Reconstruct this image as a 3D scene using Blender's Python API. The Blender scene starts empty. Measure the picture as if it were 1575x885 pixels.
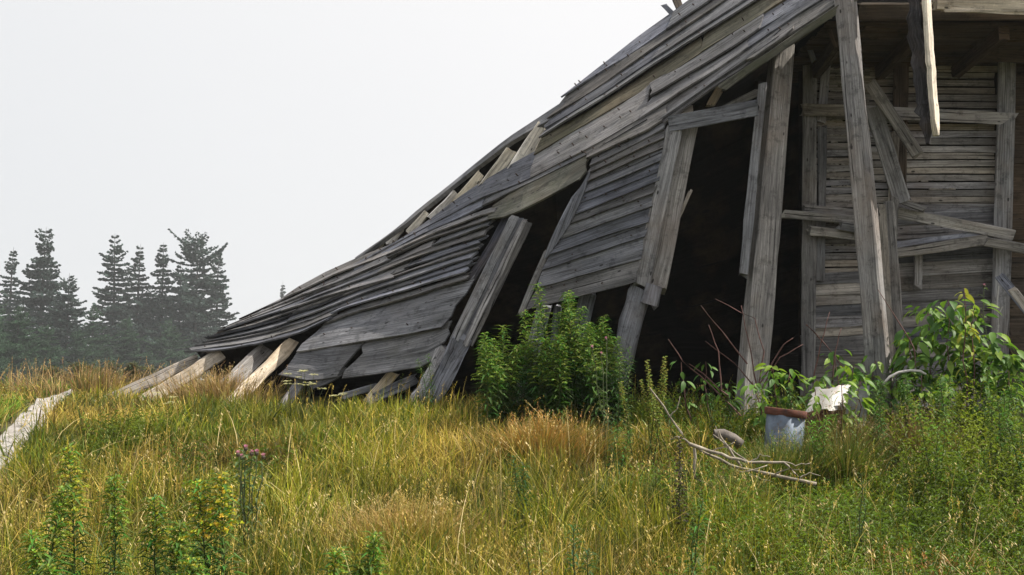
import bpy, math, random
import numpy as np
from mathutils import Vector, Matrix
random.seed(7); rng = np.random.default_rng(11)
scene = bpy.context.scene
C = scene.collection
R = math.radians

# ------------------------------------------------------------------ camera
F = 1512.0; CAMZ = 1.6; PITCH = math.atan(132/F)
cam = bpy.data.cameras.new('camera'); camo = bpy.data.objects.new('camera', cam); C.objects.link(camo)
cam.sensor_width = 36; cam.lens = 36*F/1575; cam.clip_end = 3000; cam.clip_start = 0.05
camo.location = (0, 0, CAMZ); camo.rotation_euler = (R(90)+PITCH, 0, 0)
scene.camera = camo

# ------------------------------------------------------------------ light
SUN = Vector((0.64, 0.0, 0.77)).normalized()
sl = bpy.data.lights.new('sun', 'SUN'); so = bpy.data.objects.new('sun', sl); C.objects.link(so)
sl.energy = 5.0; sl.angle = R(0.6); sl.color = (1.0, 0.93, 0.82)
so.rotation_euler = (-SUN).to_track_quat('-Z', 'Y').to_euler(); so.location = (20, 2, 25)
w = bpy.data.worlds.new('World'); scene.world = w; w.use_nodes = True
nt = w.node_tree; nt.nodes.clear()
out = nt.nodes.new('ShaderNodeOutputWorld'); mix = nt.nodes.new('ShaderNodeMixShader')
b1 = nt.nodes.new('ShaderNodeBackground'); b2 = nt.nodes.new('ShaderNodeBackground')
sky = nt.nodes.new('ShaderNodeTexSky'); sky.sky_type = 'NISHITA'; sky.sun_disc = False
sky.sun_elevation = math.asin(SUN.z); sky.sun_rotation = math.atan2(SUN.x, SUN.y)
sky.air_density = 1.0; sky.dust_density = 4.0
b1.inputs['Strength'].default_value = 0.065; nt.links.new(sky.outputs[0], b1.inputs['Color'])
tc = nt.nodes.new('ShaderNodeTexCoord')
dot = nt.nodes.new('ShaderNodeVectorMath'); dot.operation = 'DOT_PRODUCT'
dot.inputs[1].default_value = Vector((0.62, 0.25, 0.75)).normalized()
nz = nt.nodes.new('ShaderNodeTexNoise'); nz.inputs['Scale'].default_value = 1.6; nz.inputs['Detail'].default_value = 3
mr = nt.nodes.new('ShaderNodeMapRange'); mr.inputs[1].default_value = -0.35; mr.inputs[2].default_value = 0.75
ad = nt.nodes.new('ShaderNodeMath'); ad.operation = 'MULTIPLY_ADD'; ad.inputs[1].default_value = 0.14
cr = nt.nodes.new('ShaderNodeValToRGB')
cr.color_ramp.elements[0].color = (0.66, 0.69, 0.72, 1); cr.color_ramp.elements[1].color = (1.0, 0.985, 0.98, 1)
L = nt.links.new
L(tc.outputs['Generated'], dot.inputs[0]); L(tc.outputs['Generated'], nz.inputs['Vector'])
L(dot.outputs['Value'], mr.inputs[0]); L(nz.outputs[0], ad.inputs[0]); L(mr.outputs[0], ad.inputs[2])
L(ad.outputs[0], cr.inputs[0]); L(cr.outputs[0], b2.inputs['Color']); b2.inputs['Strength'].default_value = .70
mix.inputs[0].default_value = 0.92
L(b1.outputs[0], mix.inputs[1]); L(b2.outputs[0], mix.inputs[2]); L(mix.outputs[0], out.inputs['Surface'])
scene.view_settings.view_transform = 'Standard'; scene.view_settings.look = 'None'
scene.view_settings.exposure = 0.62; scene.view_settings.gamma = 1.0
scene.cycles.max_bounces = 6; scene.cycles.diffuse_bounces = 3; scene.cycles.transmission_bounces = 4
scene.cycles.glossy_bounces = 2; scene.cycles.transparent_max_bounces = 8; scene.cycles.volume_bounces = 0
scene.cycles.use_denoising = True

# ------------------------------------------------------------------ pixel -> place
cp, sp_ = math.cos(PITCH), math.sin(PITCH)
def ray(px, py):
    x = (px-787.5)/F; z = (442.5-py)/F
    return Vector((x, cp - z*sp_, sp_ + z*cp))
def P(px, py, d):
    r = ray(px, py); return Vector((0, 0, CAMZ)) + r*(d/r.y)

def vnoise(x, y, seed=0):
    x = np.asarray(x, float); y = np.asarray(y, float)
    xi = np.floor(x).astype(np.int64); yi = np.floor(y).astype(np.int64); fx = x-xi; fy = y-yi
    def h(a, b):
        n = (a*374761393 + b*668265263 + seed*1442695041) & 0x7fffffff
        n = ((n ^ (n >> 13))*1274126177) & 0x7fffffff
        return ((n ^ (n >> 16)) & 0xffff)/65535.0
    u = fx*fx*(3-2*fx); v = fy*fy*(3-2*fy)
    return (h(xi, yi)*(1-u)+h(xi+1, yi)*u)*(1-v) + (h(xi, yi+1)*(1-u)+h(xi+1, yi+1)*u)*v
def fbm(x, y, seed=0, o=3):
    s = 0; a = .5; x = np.asarray(x, float); y = np.asarray(y, float)
    for i in range(o):
        s = s + a*vnoise(x*2**i, y*2**i, seed+i*17); a *= .5
    return s/(1-.5**o)

GY = [-400, -5, 0, 3, 5, 8, 9.5, 11, 14, 20, 40, 80, 420]
GZ = [-1.0, -.25, 0, .22, .46, .98, 1.16, 1.25, 1.28, 1.15, .7, .35, -.5]
_gy = np.linspace(-20, 60, 801)
_gz = np.interp(_gy, GY, GZ); _k = np.hanning(13); _k /= _k.sum(); _gz[6:-6] = np.convolve(_gz, _k, 'valid')
def gnd(x, y):
    y = np.asarray(y, float); x = np.asarray(x, float)
    z = np.where((y > -19) & (y < 59), np.interp(y, _gy, _gz), np.interp(y, GY, GZ))
    return z + (fbm(x*.45, y*.45, 3)-.5)*.14*np.clip(1-np.abs(y-8)/40, 0.15, 1)
def hit(px, py):
    r = ray(px, py); t = 2.0
    while t < 60:
        p = Vector((0, 0, CAMZ))+r*t
        if p.z < float(gnd(p.x, p.y)): return p
        t += .03
    return Vector((0, 0, CAMZ))+r*30
def G(px, d, dz=0):
    x = (px-787.5)/F*d/cp; return Vector((x, d, float(gnd(x, d))+dz))

def Dbase(px):
    t = min(1.35, max(-.3, (px-190)/1110.0)); return 1/(.0893+t*.0256)
def eave(px): return float(np.interp(px, [190, 430, 560, 720, 800, 905, 1030, 1300, 1400], [600, 580, 520, 430, 335, 255, 190, 0, -70]))
def D(px, py):
    dy = (eave(px)-py)/100; k = float(np.interp(px, [190, 500, 800, 1300], [1.3, 1.15, .85, .75]))
    s = (dy+math.sqrt(dy*dy+.04))/2
    return Dbase(px)+k*s+float(np.interp(px, [190, 600, 900], [.3, .25, .06]))*min(dy, 0)
def S(px, py, off=0): return P(px, py, D(px, py)+off)

# ------------------------------------------------------------------ object helpers
def tag(o, label=None, cat=None, group=None, kind=None):
    if label: o['label'] = label
    if cat: o['category'] = cat
    if group: o['group'] = group
    if kind: o['kind'] = kind
    return o
def thing(name, loc, label, cat, group=None):
    o = bpy.data.objects.new(name, None); C.objects.link(o); o.location = loc; o.empty_display_size = .2
    return tag(o, label, cat, group)
def wpos(o):
    v = Vector((0, 0, 0))
    while o: v = v+o.location; o = o.parent
    return v
class MB:
    def __init__(s): s.v = []; s.f = []; s.uv = []; s.c = []; s.m = []
    def add(s, vs, fs, uvs=None, col=None, mi=0):
        b = len(s.v); s.v += [tuple(v) for v in vs]
        for i, f in enumerate(fs):
            s.f.append([b+k for k in f]); s.m.append(mi)
            s.uv.append(uvs[i] if uvs else [(0, 0)]*len(f))
        s.c += [col if col else (1, 1, 1)]*len(vs)
    def build(s, name, mat, parent=None, smooth=False, origin=None):
        V = np.array(s.v); o0 = Vector(V.mean(0)) if origin is None else Vector(origin)
        me = bpy.data.meshes.new(name); me.from_pydata([tuple(Vector(v)-o0) for v in s.v], [], s.f)
        ul = me.uv_layers.new(name='UVMap'); flat = [c for q in s.uv for t in q for c in t]; ul.data.foreach_set('uv', flat)
        ca = me.color_attributes.new('Col', 'FLOAT_COLOR', 'POINT')
        ca.data.foreach_set('color', np.c_[np.array(s.c), np.ones(len(s.c))].astype(np.float32).ravel())
        for m in (mat if isinstance(mat, (list, tuple)) else [mat]): me.materials.append(m)
        me.polygons.foreach_set('material_index', s.m)
        if smooth: me.polygons.foreach_set('use_smooth', [True]*len(me.polygons))
        me.update()
        o = bpy.data.objects.new(name, me); C.objects.link(o)
        if parent: o.parent = parent; o.location = o0-wpos(parent)
        else: o.location = o0
        return o

# ------------------------------------------------------------------ materials
def newmat(name):
    m = bpy.data.materials.new(name); m.use_nodes = True; t = m.node_tree; t.nodes.clear()
    o = t.nodes.new('ShaderNodeOutputMaterial'); p = t.nodes.new('ShaderNodeBsdfPrincipled')
    t.links.new(p.outputs[0], o.inputs[0]); return m, t, p, o
def N(t, kind, **kw):
    n = t.nodes.new('ShaderNode'+kind)
    for k, v in kw.items(): n.inputs[k].default_value = v
    return n
def ramp(t, stops, interp='LINEAR'):
    n = t.nodes.new('ShaderNodeValToRGB'); e = n.color_ramp.elements; n.color_ramp.interpolation = interp
    while len(e) < len(stops): e.new(.5)
    for q, (p, c) in zip(e, stops): q.position = p; q.color = (*c, 1)
    return n
def mixc(t, fac, a, b, mode='MIX'):
    n = t.nodes.new('ShaderNodeMix'); n.data_type = 'RGBA'; n.blend_type = mode
    for i, v in ((0, fac), (6, a), (7, b)):
        if hasattr(v, 'is_linked') or hasattr(v, 'links'): t.links.new(v, n.inputs[i])
        else: n.inputs[i].default_value = v if i == 0 else (*v, 1)
    return n.outputs[2]
def wood(name, dark, mid, light, warm=(.16, .11, .07), warm_amt=.35, moss=.0, crack=.9, spread=.5, holes=.85):
    m, t, p, o = newmat(name); L = t.links.new
    uv = t.nodes.new('ShaderNodeUVMap'); uv.uv_map = 'UVMap'
    oi = t.nodes.new('ShaderNodeObjectInfo')
    geo = t.nodes.new('ShaderNodeNewGeometry')
    def mp(su, sv):
        n = t.nodes.new('ShaderNodeMapping'); n.inputs['Scale'].default_value = (su, sv, 1); L(uv.outputs[0], n.inputs[0]); return n.outputs[0]
    g1 = N(t, 'TexNoise', Scale=1.0, Detail=7.0, Roughness=.65, Distortion=.35); L(mp(1.6, 75), g1.inputs['Vector'])
    g2 = N(t, 'TexNoise', Scale=1.0, Detail=4.0, Roughness=.6); L(mp(1.1, 7), g2.inputs['Vector'])
    g3 = N(t, 'TexNoise', Scale=1.0, Detail=5.0, Roughness=.7, Distortion=.6); L(mp(3.2, 26), g3.inputs['Vector'])
    fine = N(t, 'TexNoise', Scale=1.0, Detail=4.0, Roughness=.7); L(mp(26, 260), fine.inputs['Vector'])
    r1 = ramp(t, [(.28, dark), (.5, mid), (.74, light)]); L(g1.outputs[0], r1.inputs[0])
    c = r1.outputs[0]
    r2 = ramp(t, [(.28, (.4, .4, .41)), (.5, (.95, .95, .95)), (.72, (1.5, 1.49, 1.47))]); L(g2.outputs[0], r2.inputs[0])
    c = mixc(t, .8, c, r2.outputs[0], 'MULTIPLY')
    r3_ = ramp(t, [(.3, (.5, .5, .5)), (.48, (1, 1, 1)), (.72, (1.4, 1.4, 1.4))]); L(g3.outputs[0], r3_.inputs[0])
    c = mixc(t, .85, c, r3_.outputs[0], 'MULTIPLY')
    rf = ramp(t, [(.3, (.72, .72, .72)), (.7, (1.25, 1.25, 1.25))]); L(fine.outputs[0], rf.inputs[0])
    c = mixc(t, .7, c, rf.outputs[0], 'MULTIPLY')
    # warm and blue-grey patches in the wood
    pn = N(t, 'TexNoise', Scale=1.7, Detail=4.0, Roughness=.6); L(geo.outputs['Position'], pn.inputs['Vector'])
    rp = ramp(t, [(.48, (0, 0, 0)), (.72, (1, 1, 1))]); L(pn.outputs[0], rp.inputs[0])
    mm = t.nodes.new('ShaderNodeMath'); mm.operation = 'MULTIPLY'; L(rp.outputs[0], mm.inputs[0]); mm.inputs[1].default_value = warm_amt
    c = mixc(t, mm.outputs[0], c, warm)
    if moss:
        mn = N(t, 'TexNoise', Scale=2.6, Detail=5.0, Roughness=.7); L(geo.outputs['Position'], mn.inputs['Vector'])
        rm = ramp(t, [(.5, (0, 0, 0)), (.75, (1, 1, 1))]); L(mn.outputs[0], rm.inputs[0])
        m2 = t.nodes.new('ShaderNodeMath'); m2.operation = 'MULTIPLY'; L(rm.outputs[0], m2.inputs[0]); m2.inputs[1].default_value = moss
        c = mixc(t, m2.outputs[0], c, (.085, .088, .05))
    # per board tone
    rr = ramp(t, [(0, (1-spread*.6,)*3), (1, (1+spread*.6,)*3)]); L(oi.outputs['Random'], rr.inputs[0])
    c = mixc(t, 1.0, c, rr.outputs[0], 'MULTIPLY')
    wn = t.nodes.new('ShaderNodeTexWhiteNoise'); wn.noise_dimensions = '1D'; L(oi.outputs['Random'], wn.inputs['W'])
    rt = ramp(t, [(0, (.93, .96, 1.08)), (.5, (1, 1, 1)), (1, (1.07, 1.0, .9))]); L(wn.outputs['Value'], rt.inputs[0])
    c = mixc(t, 1.0, c, rt.outputs[0], 'MULTIPLY')
    # pale lichen and dark damp blots
    ln_ = N(t, 'TexNoise', Scale=9.0, Detail=6.0, Roughness=.75); L(geo.outputs['Position'], ln_.inputs['Vector'])
    rl = ramp(t, [(.36, (.45, .45, .45)), (.47, (1, 1, 1)), (.62, (1, 1, 1)), (.72, (1.45, 1.46, 1.42))]); L(ln_.outputs[0], rl.inputs[0])
    c = mixc(t, .75, c, rl.outputs[0], 'MULTIPLY')
    # long drying cracks
    ck = N(t, 'TexNoise', Scale=1.0, Detail=3.0, Roughness=.5, Distortion=.2); L(mp(.8, 48), ck.inputs['Vector'])
    rc = ramp(t, [(.0, (1, 1, 1)), (.33, (1, 1, 1)), (.355, (0, 0, 0))]); L(ck.outputs[0], rc.inputs[0])
    m3 = t.nodes.new('ShaderNodeMath'); m3.operation = 'MULTIPLY'; L(rc.outputs[0], m3.inputs[0]); m3.inputs[1].default_value = crack
    c = mixc(t, m3.outputs[0], c, (.012, .011, .011))
    # nail holes, knots
    vo = N(t, 'TexVoronoi', Scale=1.0, Randomness=1.0); L(mp(6, 13), vo.inputs['Vector'])
    rv = ramp(t, [(.0, (1, 1, 1)), (.10, (1, 1, 1)), (.15, (0, 0, 0))]); L(vo.outputs['Distance'], rv.inputs[0])
    gate = ramp(t, [(.56, (0, 0, 0)), (.58, (1, 1, 1))]); L(vo.outputs['Color'], gate.inputs[0])
    m4 = t.nodes.new('ShaderNodeMath'); m4.operation = 'MULTIPLY'; L(rv.outputs[0], m4.inputs[0]); L(gate.outputs[0], m4.inputs[1])
    m5 = t.nodes.new('ShaderNodeMath'); m5.operation = 'MULTIPLY'; L(m4.outputs[0], m5.inputs[0]); m5.inputs[1].default_value = holes
    c = mixc(t, m5.outputs[0], c, (.012, .01, .01))
    L(c, p.inputs['Base Color']); p.inputs['Roughness'].default_value = .82; p.inputs['Specular IOR Level'].default_value = .25
    sm = t.nodes.new('ShaderNodeMath'); sm.operation = 'SUBTRACT'; L(g1.outputs[0], sm.inputs[0]); L(m3.outputs[0], sm.inputs[1])
    s2 = t.nodes.new('ShaderNodeMath'); s2.operation = 'MULTIPLY_ADD'; L(fine.outputs[0], s2.inputs[0]); s2.inputs[1].default_value = .35; L(sm.outputs[0], s2.inputs[2])
    bp = N(t, 'Bump', Strength=.75, Distance=.012); L(s2.outputs[0], bp.inputs['Height']); L(bp.outputs[0], p.inputs['Normal'])
    return m
GREY = wood('weathered_grey_wood', (.052, .053, .061), (.138, .141, .156), (.275, .28, .302), warm=(.17, .15, .13), warm_amt=.22, moss=.25)
MOSSY = wood('mossy_grey_wood', (.05, .048, .04), (.12, .116, .092), (.20, .195, .155), moss=.9, spread=.2)
POST = wood('silvery_timber', (.085, .086, .094), (.215, .217, .232), (.38, .385, .40), warm=(.22, .165, .12), warm_amt=.4, spread=.35, crack=1, holes=.9)
PALE = wood('pale_fresh_wood', (.30, .24, .175), (.56, .49, .395), (.72, .66, .56), warm=(.40, .28, .16), warm_amt=.4, spread=.25, crack=.6)
LATHM = wood('brown_lath_wood', (.12, .11, .104), (.29, .275, .262), (.45, .43, .415), warm=(.22, .165, .13), warm_amt=.5, spread=.6)
CREAM = wood('cream_grey_wood', (.3, .26, .21), (.56, .5, .42), (.74, .68, .6), warm=(.3, .22, .14), warm_amt=.6, spread=.25, crack=.9)
PALE_SUNLIT = wood('pale_sunlit_wood', (.5, .46, .4), (.74, .70, .63), (.84, .8, .74), warm=(.6, .5, .38), spread=.05, crack=.5)  # pale rafter wood; on the hanging plank its brightness stands in for sunlight
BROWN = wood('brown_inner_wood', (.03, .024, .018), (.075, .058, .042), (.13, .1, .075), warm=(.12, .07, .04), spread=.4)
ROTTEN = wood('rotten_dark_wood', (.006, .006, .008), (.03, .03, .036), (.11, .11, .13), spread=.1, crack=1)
SHADEW = wood('interior_shade_wood', (.004, .004, .004), (.008, .008, .008), (.016, .015, .015), spread=.2)  # near-black base puts the barn's interior shade into the wood colour
def leafmat(name, trans=.35, rough=.55):
    m, t, p, o = newmat(name); L = t.links.new
    a = t.nodes.new('ShaderNodeAttribute'); a.attribute_name = 'Col'
    oi = t.nodes.new('ShaderNodeObjectInfo')
    L(a.outputs['Color'], p.inputs['Base Color']); p.inputs['Roughness'].default_value = rough; p.inputs['Specular IOR Level'].default_value = .3
    tr = t.nodes.new('ShaderNodeBsdfTranslucent')
    c = mixc(t, 1.0, a.outputs['Color'], (1.25, 1.3, .7), 'MULTIPLY'); L(c, tr.inputs['Color'])
    ms = t.nodes.new('ShaderNodeMixShader'); ms.inputs[0].default_value = trans
    L(p.outputs[0], ms.inputs[1]); L(tr.outputs[0], ms.inputs[2]); L(ms.outputs[0], o.inputs[0]); return m
LEAF = leafmat('leaf_tissue'); GRASSM = leafmat('grass_blade', .25, .55); NEEDLE = leafmat('spruce_needles', .12, .8)
def plain(name, stops, scale=6, rough=.7, metal=0, bump=.3, detail=6):
    m, t, p, o = newmat(name); tc = t.nodes.new('ShaderNodeTexCoord')
    n = N(t, 'TexNoise', Scale=scale, Detail=detail, Roughness=.65); t.links.new(tc.outputs['Object'], n.inputs['Vector'])
    r = ramp(t, stops); t.links.new(n.outputs[0], r.inputs[0]); t.links.new(r.outputs[0], p.inputs['Base Color'])
    p.inputs['Roughness'].default_value = rough; p.inputs['Metallic'].default_value = metal
    b = N(t, 'Bump', Strength=bump, Distance=.02); t.links.new(n.outputs[0], b.inputs['Height']); t.links.new(b.outputs[0], p.inputs['Normal']); return m
SOIL = plain('meadow_soil', [(.3, (.03, .026, .012)), (.5, (.06, .055, .02)), (.7, (.1, .085, .03))], 3, .95, bump=.8)
SAND = plain('pale_sandy_rock', [(.3, (.12, .105, .09)), (.42, (.26, .24, .225)), (.52, (.36, .335, .32)), (.75, (.47, .445, .43))], 9, .9, bump=.9, detail=10)
IRON = plain('rusty_iron', [(.3, (.02, .014, .012)), (.6, (.05, .03, .022))], 30, .8, .3)
RUST = plain('rusted_rim', [(.3, (.03, .012, .008)), (.55, (.10, .03, .016)), (.8, (.18, .065, .03))], 14, .85)
ENAMEL = plain('chipped_white_enamel', [(.36, (.14, .06, .03)), (.43, (.26, .25, .23)), (.7, (.34, .33, .31))], 9, .5, bump=.1)
GALV = plain('dull_galvanised_sheet', [(.35, (.1, .09, .09)), (.42, (.10, .125, .165)), (.6, (.17, .21, .27)), (.75, (.27, .31, .37))], 7, .55, .3, bump=.1)
BARK = plain('grey_bark', [(.3, (.12, .1, .08)), (.6, (.3, .26, .21)), (.8, (.46, .42, .36))], 18, .9)
BARKD = plain('dull_log_bark', [(.3, (.06, .05, .045)), (.6, (.15, .13, .115)), (.8, (.24, .21, .19))], 18, .9)
TWIG = plain('reddish_twig', [(.3, (.05, .022, .02)), (.6, (.13, .06, .05)), (.8, (.2, .12, .1))], 25, .8)
TRUNK = plain('dark_trunk_bark', [(.3, (.02, .018, .016)), (.7, (.07, .06, .05))], 9, .95)
PLASTER = plain('old_lime_plaster', [(.3, (.2, .18, .165)), (.7, (.42, .39, .36))], 20, .9)
WHITEP = plain('white_cord', [(.3, (.36, .34, .32)), (.7, (.6, .58, .55))], 20, .6)
STONE = plain('grey_stone', [(.3, (.1, .1, .11)), (.5, (.2, .2, .21)), (.7, (.34, .34, .34))], 12, .9, bump=.6)

# ------------------------------------------------------------------ ground, path, haze
xs = np.unique(np.concatenate([np.linspace(-10, 10, 101), np.linspace(-40, 40, 41), np.linspace(-280, 280, 29)]))
ys = np.unique(np.concatenate([np.linspace(0, 18, 91), np.linspace(-20, 60, 41), np.linspace(-280, 280, 29)]))
X, Y = np.meshgrid(xs, ys); Z = gnd(X, Y); nx = len(xs)
q = MB(); q.v = list(map(tuple, np.c_[X.ravel(), Y.ravel(), Z.ravel()])); q.c = [(1, 1, 1)]*len(q.v)
for j in range(len(ys)-1):
    for i in range(nx-1):
        q.f.append([j*nx+i, j*nx+i+1, (j+1)*nx+i+1, (j+1)*nx+i]); q.uv.append([(0, 0)]*4); q.m.append(0)
g = q.build('ground', SOIL, smooth=True, origin=(0, 0, 0)); tag(g, 'meadow ground rising to the barn', kind='structure')

PR = [(125, 606), (98, 622), (78, 650), (48, 690), (15, 735), (-45, 810), (-110, 900)]
PL = [(82, 609), (45, 622), (20, 643), (-8, 668), (-70, 725), (-170, 810), (-270, 900)]
def resample(pts, n):
    a = np.array(pts, float); d = np.r_[0, np.cumsum(np.hypot(*np.diff(a, axis=0).T))]
    s = np.linspace(0, d[-1], n); return np.c_[np.interp(s, d, a[:, 0]), np.interp(s, d, a[:, 1])]
pr = [hit(*p) for p in resample(PR, 70)]; pl = [hit(*p) for p in resample(PL, 70)]
q = MB(); NA = 24; rows = []
for i, (a, b) in enumerate(zip(pl, pr)):
    for j in range(NA+1):
        t = j/NA; p = a.lerp(b, t); n = float(fbm(p.x*3, p.y*3, 5)); e = min(t, 1-t)*4
        e = min(1, e); wob = (float(vnoise(p.x*5, p.y*5, 9))-.5)*.25*(1-e)
        z = float(gnd(p.x, p.y))+.02+.10*e*(n-.25)+.07*e*(float(fbm(p.x*9, p.y*9, 15))-.5)-.10*(1-e)
        q.v.append((p.x+wob, p.y, z)); q.c.append((1, 1, 1))
for i in range(len(pl)-1):
    for j in range(NA):
        k = i*(NA+1)+j; q.f.append([k, k+1, k+NA+2, k+NA+1]); q.uv.append([(0, 0)]*4); q.m.append(0)
pth = q.build('path', SAND, smooth=True); tag(pth, 'pale bare sandy path curving up the left of the meadow', kind='structure')
pathpts = np.array([[p.x, p.y] for p in pl]+[[p.x, p.y] for p in reversed(pr)])
def in_poly(x, y, poly):
    r = np.zeros(len(x), bool); j = len(poly)-1
    for i in range(len(poly)):
        xi, yi = poly[i]; xj, yj = poly[j]
        c = ((yi > y) != (yj > y)) & (x < (xj-xi)*(y-yi)/((yj-yi) if yj != yi else 1e-9)+xi); r ^= c; j = i
    return r

# ------------------------------------------------------------------ barn
barn = thing('collapsed_barn', G(700, 9.7), 'collapsed grey wooden barn with leaning posts and sagging lapped boards', 'barn')
roofpart = None
NAILS = MB()
def strip(name, parent, low, up, mat, th=.022, lap=.03, over=.18, rag=.02, n=None, off=0.0, fn=None, warp=.006, m=3, nails=0):
    """one lapped board between two edge lines; the lower edge stands proud"""
    fn = fn or S
    ln = max(np.hypot(*(np.array(low[0])-np.array(low[-1]))), 10); n = n or int(max(4, min(26, ln/22)))
    lo = resample(low, n+1); hi = resample(up, n+1)
    A = [fn(*p, off) for p in lo]; B0 = [fn(*p, off) for p in hi]; B = [b+(b-a)*over for a, b in zip(A, B0)]
    q = MB(); uo, vo = random.random()*60, random.random()*60; sd = random.randrange(9999)
    e0 = [random.uniform(-1, 1)*rag for _ in range(m+1)]; e1 = [random.uniform(-1, 1)*rag for _ in range(m+1)]
    fr, bk, uvs = [], [], []
    us = [0]
    for i in range(n): us.append(us[-1]+(A[i+1]-A[i]).length)
    for i in range(n+1):
        tn = (A[min(i+1, n)]-A[max(i-1, 0)]).normalized()
        for j in range(m+1):
            t = j/m; p = A[i].lerp(B[i], t); ac = (B[i]-A[i]).normalized(); nr = tn.cross(ac).normalized()
            if nr.dot(Vector((0, 0, CAMZ))-p) < 0: nr = -nr
            if i == 0: p = p+tn*e0[j]
            if i == n: p = p+tn*e1[j]
            wv = (float(vnoise(us[i]*2.1, j*.8+sd, sd))-.5)*2*warp*2
            if j == 0: p = p+ac*(float(vnoise(us[i]*5, 3.3, sd))-.5)*.014
            f = p+nr*(lap*(1-t)+wv); fr.append(f); bk.append(f-nr*th); uvs.append((us[i]+uo, t*(B[i]-A[i]).length+vo))
            if nails and i not in (0, n) and j in (1, 2) and random.random() < nails:
                nail(f+tn*random.uniform(-.05, .05), nr)
    W = m+1; k = len(fr)
    q.v = [tuple(v) for v in fr+bk]; q.c = [(1, 1, 1)]*(2*k); uu = uvs+uvs
    def face(ix): q.f.append(ix); q.uv.append([uu[z] for z in ix]); q.m.append(0)
    for i in range(n):
        for j in range(m):
            a = i*W+j; face([a, a+W, a+W+1, a+1]); face([k+a, k+a+1, k+a+W+1, k+a+W])
        a = i*W; face([a, k+a, k+a+W, a+W]); a += m; face([a, a+W, k+a+W, k+a])
    for j in range(m):
        face([j, j+1, k+j+1, k+j]); a = n*W+j; face([a, k+a, k+a+1, a+1])
    return q.build(name, mat, parent)
def nail(p, nr):
    t = nr.orthogonal().normalized(); b = nr.cross(t); r = .0055; tip = p+nr*random.uniform(.02, .045)+Vector((0, 0, -random.uniform(0, .018)))
    vs = [p+t*r, p+b*r, p-t*r, p-b*r, tip+t*r*1.5, tip+b*r*1.5, tip-t*r*1.5, tip-b*r*1.5]
    NAILS.add(vs, [(0, 1, 5, 4), (1, 2, 6, 5), (2, 3, 7, 6), (3, 0, 4, 7), (4, 5, 6, 7)])
def beam(name, parent, a, b, w, h, mat, roll=0.0, n=None, jit=.006, taper=1.0, rag=.03, label=None, bow=0.0, mb=None, up=None):
    """timber from a to b, w across the view, h deep"""
    a, b = Vector(a), Vector(b); ax = (b-a); Ln = ax.length; ax.normalize()
    vw = (Vector((0, 0, CAMZ))-(a+b)/2).normalized() if up is None else Vector(up)
    sd = ax.cross(vw).normalized(); dp = sd.cross(ax).normalized()
    if roll: M = Matrix.Rotation(roll, 3, ax); sd = M @ sd; dp = M @ dp
    n = n or max(3, min(14, int(Ln/.16))); q = mb or MB(); base = len(q.v); uo, vo = random.random()*60, random.random()*60; s0 = random.randrange(9999)
    prof = [(-1, -.78), (-.84, -1), (0, -1), (.84, -1), (1, -.78), (1, .8), (.85, 1), (-.85, 1), (-1, .8)]; cir = [0, .1*w, w/2, .92*w, w, w+.8*h, w+h, 2*w+h, 2*w+1.2*h, 2*w+2*h]
    K = len(prof); ex = [random.uniform(-1, 1)*rag for _ in prof]; ey = [random.uniform(-1, 1)*rag for _ in prof]
    for i in range(n+1):
        t = i/n; sc = 1+(taper-1)*t; c = a.lerp(b, t)+dp*bow*math.sin(math.pi*t)+sd*bow*.5*math.sin(math.pi*t*1.3)
        for j, (x, y) in enumerate(prof):
            jx = (float(vnoise(t*Ln*3.5, j*1.7, s0))-.5)*2*jit*1.6; jy = (float(vnoise(t*Ln*3.5+40, j*1.7, s0))-.5)*2*jit*1.6
            p = c+sd*(x*w/2*sc+jx)+dp*(y*h/2*sc+jy)
            if i == 0: p += ax*ex[j]
            if i == n: p += ax*ey[j]
            q.v.append(tuple(p)); q.c.append((1, 1, 1))
    for i in range(n):
        for j in range(K):
            a0 = base+i*K+j; a1 = base+i*K+(j+1) % K; u0, u1 = uo+i/n*Ln, uo+(i+1)/n*Ln; v0, v1 = vo+cir[j], vo+cir[j+1]
            q.f.append([a0, a1, a1+K, a0+K]); q.uv.append([(u0, v0), (u0, v1), (u1, v1), (u1, v0)]); q.m.append(0)
    for s in (0, n):
        ix = [base+s*K+j for j in range(K)]; ix = ix[::-1] if s == 0 else ix
        q.f.append(ix); q.uv.append([(uo+.02*x, vo+.03*y) for x, y in prof]); q.m.append(0)
    if mb: return None
    o = q.build(name, mat, parent)
    if label: o['label'] = label
    return o
def pbeam(name, parent, p0, p1, wpx, mat, d=None, d1=None, deep=None, off=0.0, foot=False, **kw):
    """timber between two points seen in the photo at given depth"""
    da = d if d is not None else D(*p0)+off; db = d1 if d1 is not None else (d if d is not None else D(*p1)+off)
    a, b = P(*p0, da), P(*p1, db); w = wpx/F*(da+db)/2
    if foot:                                # carry the lower end on into the ground
        ax = (a-b).normalized(); k = 0
        while a.z > float(gnd(a.x, a.y))-.12 and k < 60: a = a+ax*.04; k += 1
    return beam(name, parent, a, b, w, deep or w, mat, **kw)

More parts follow.
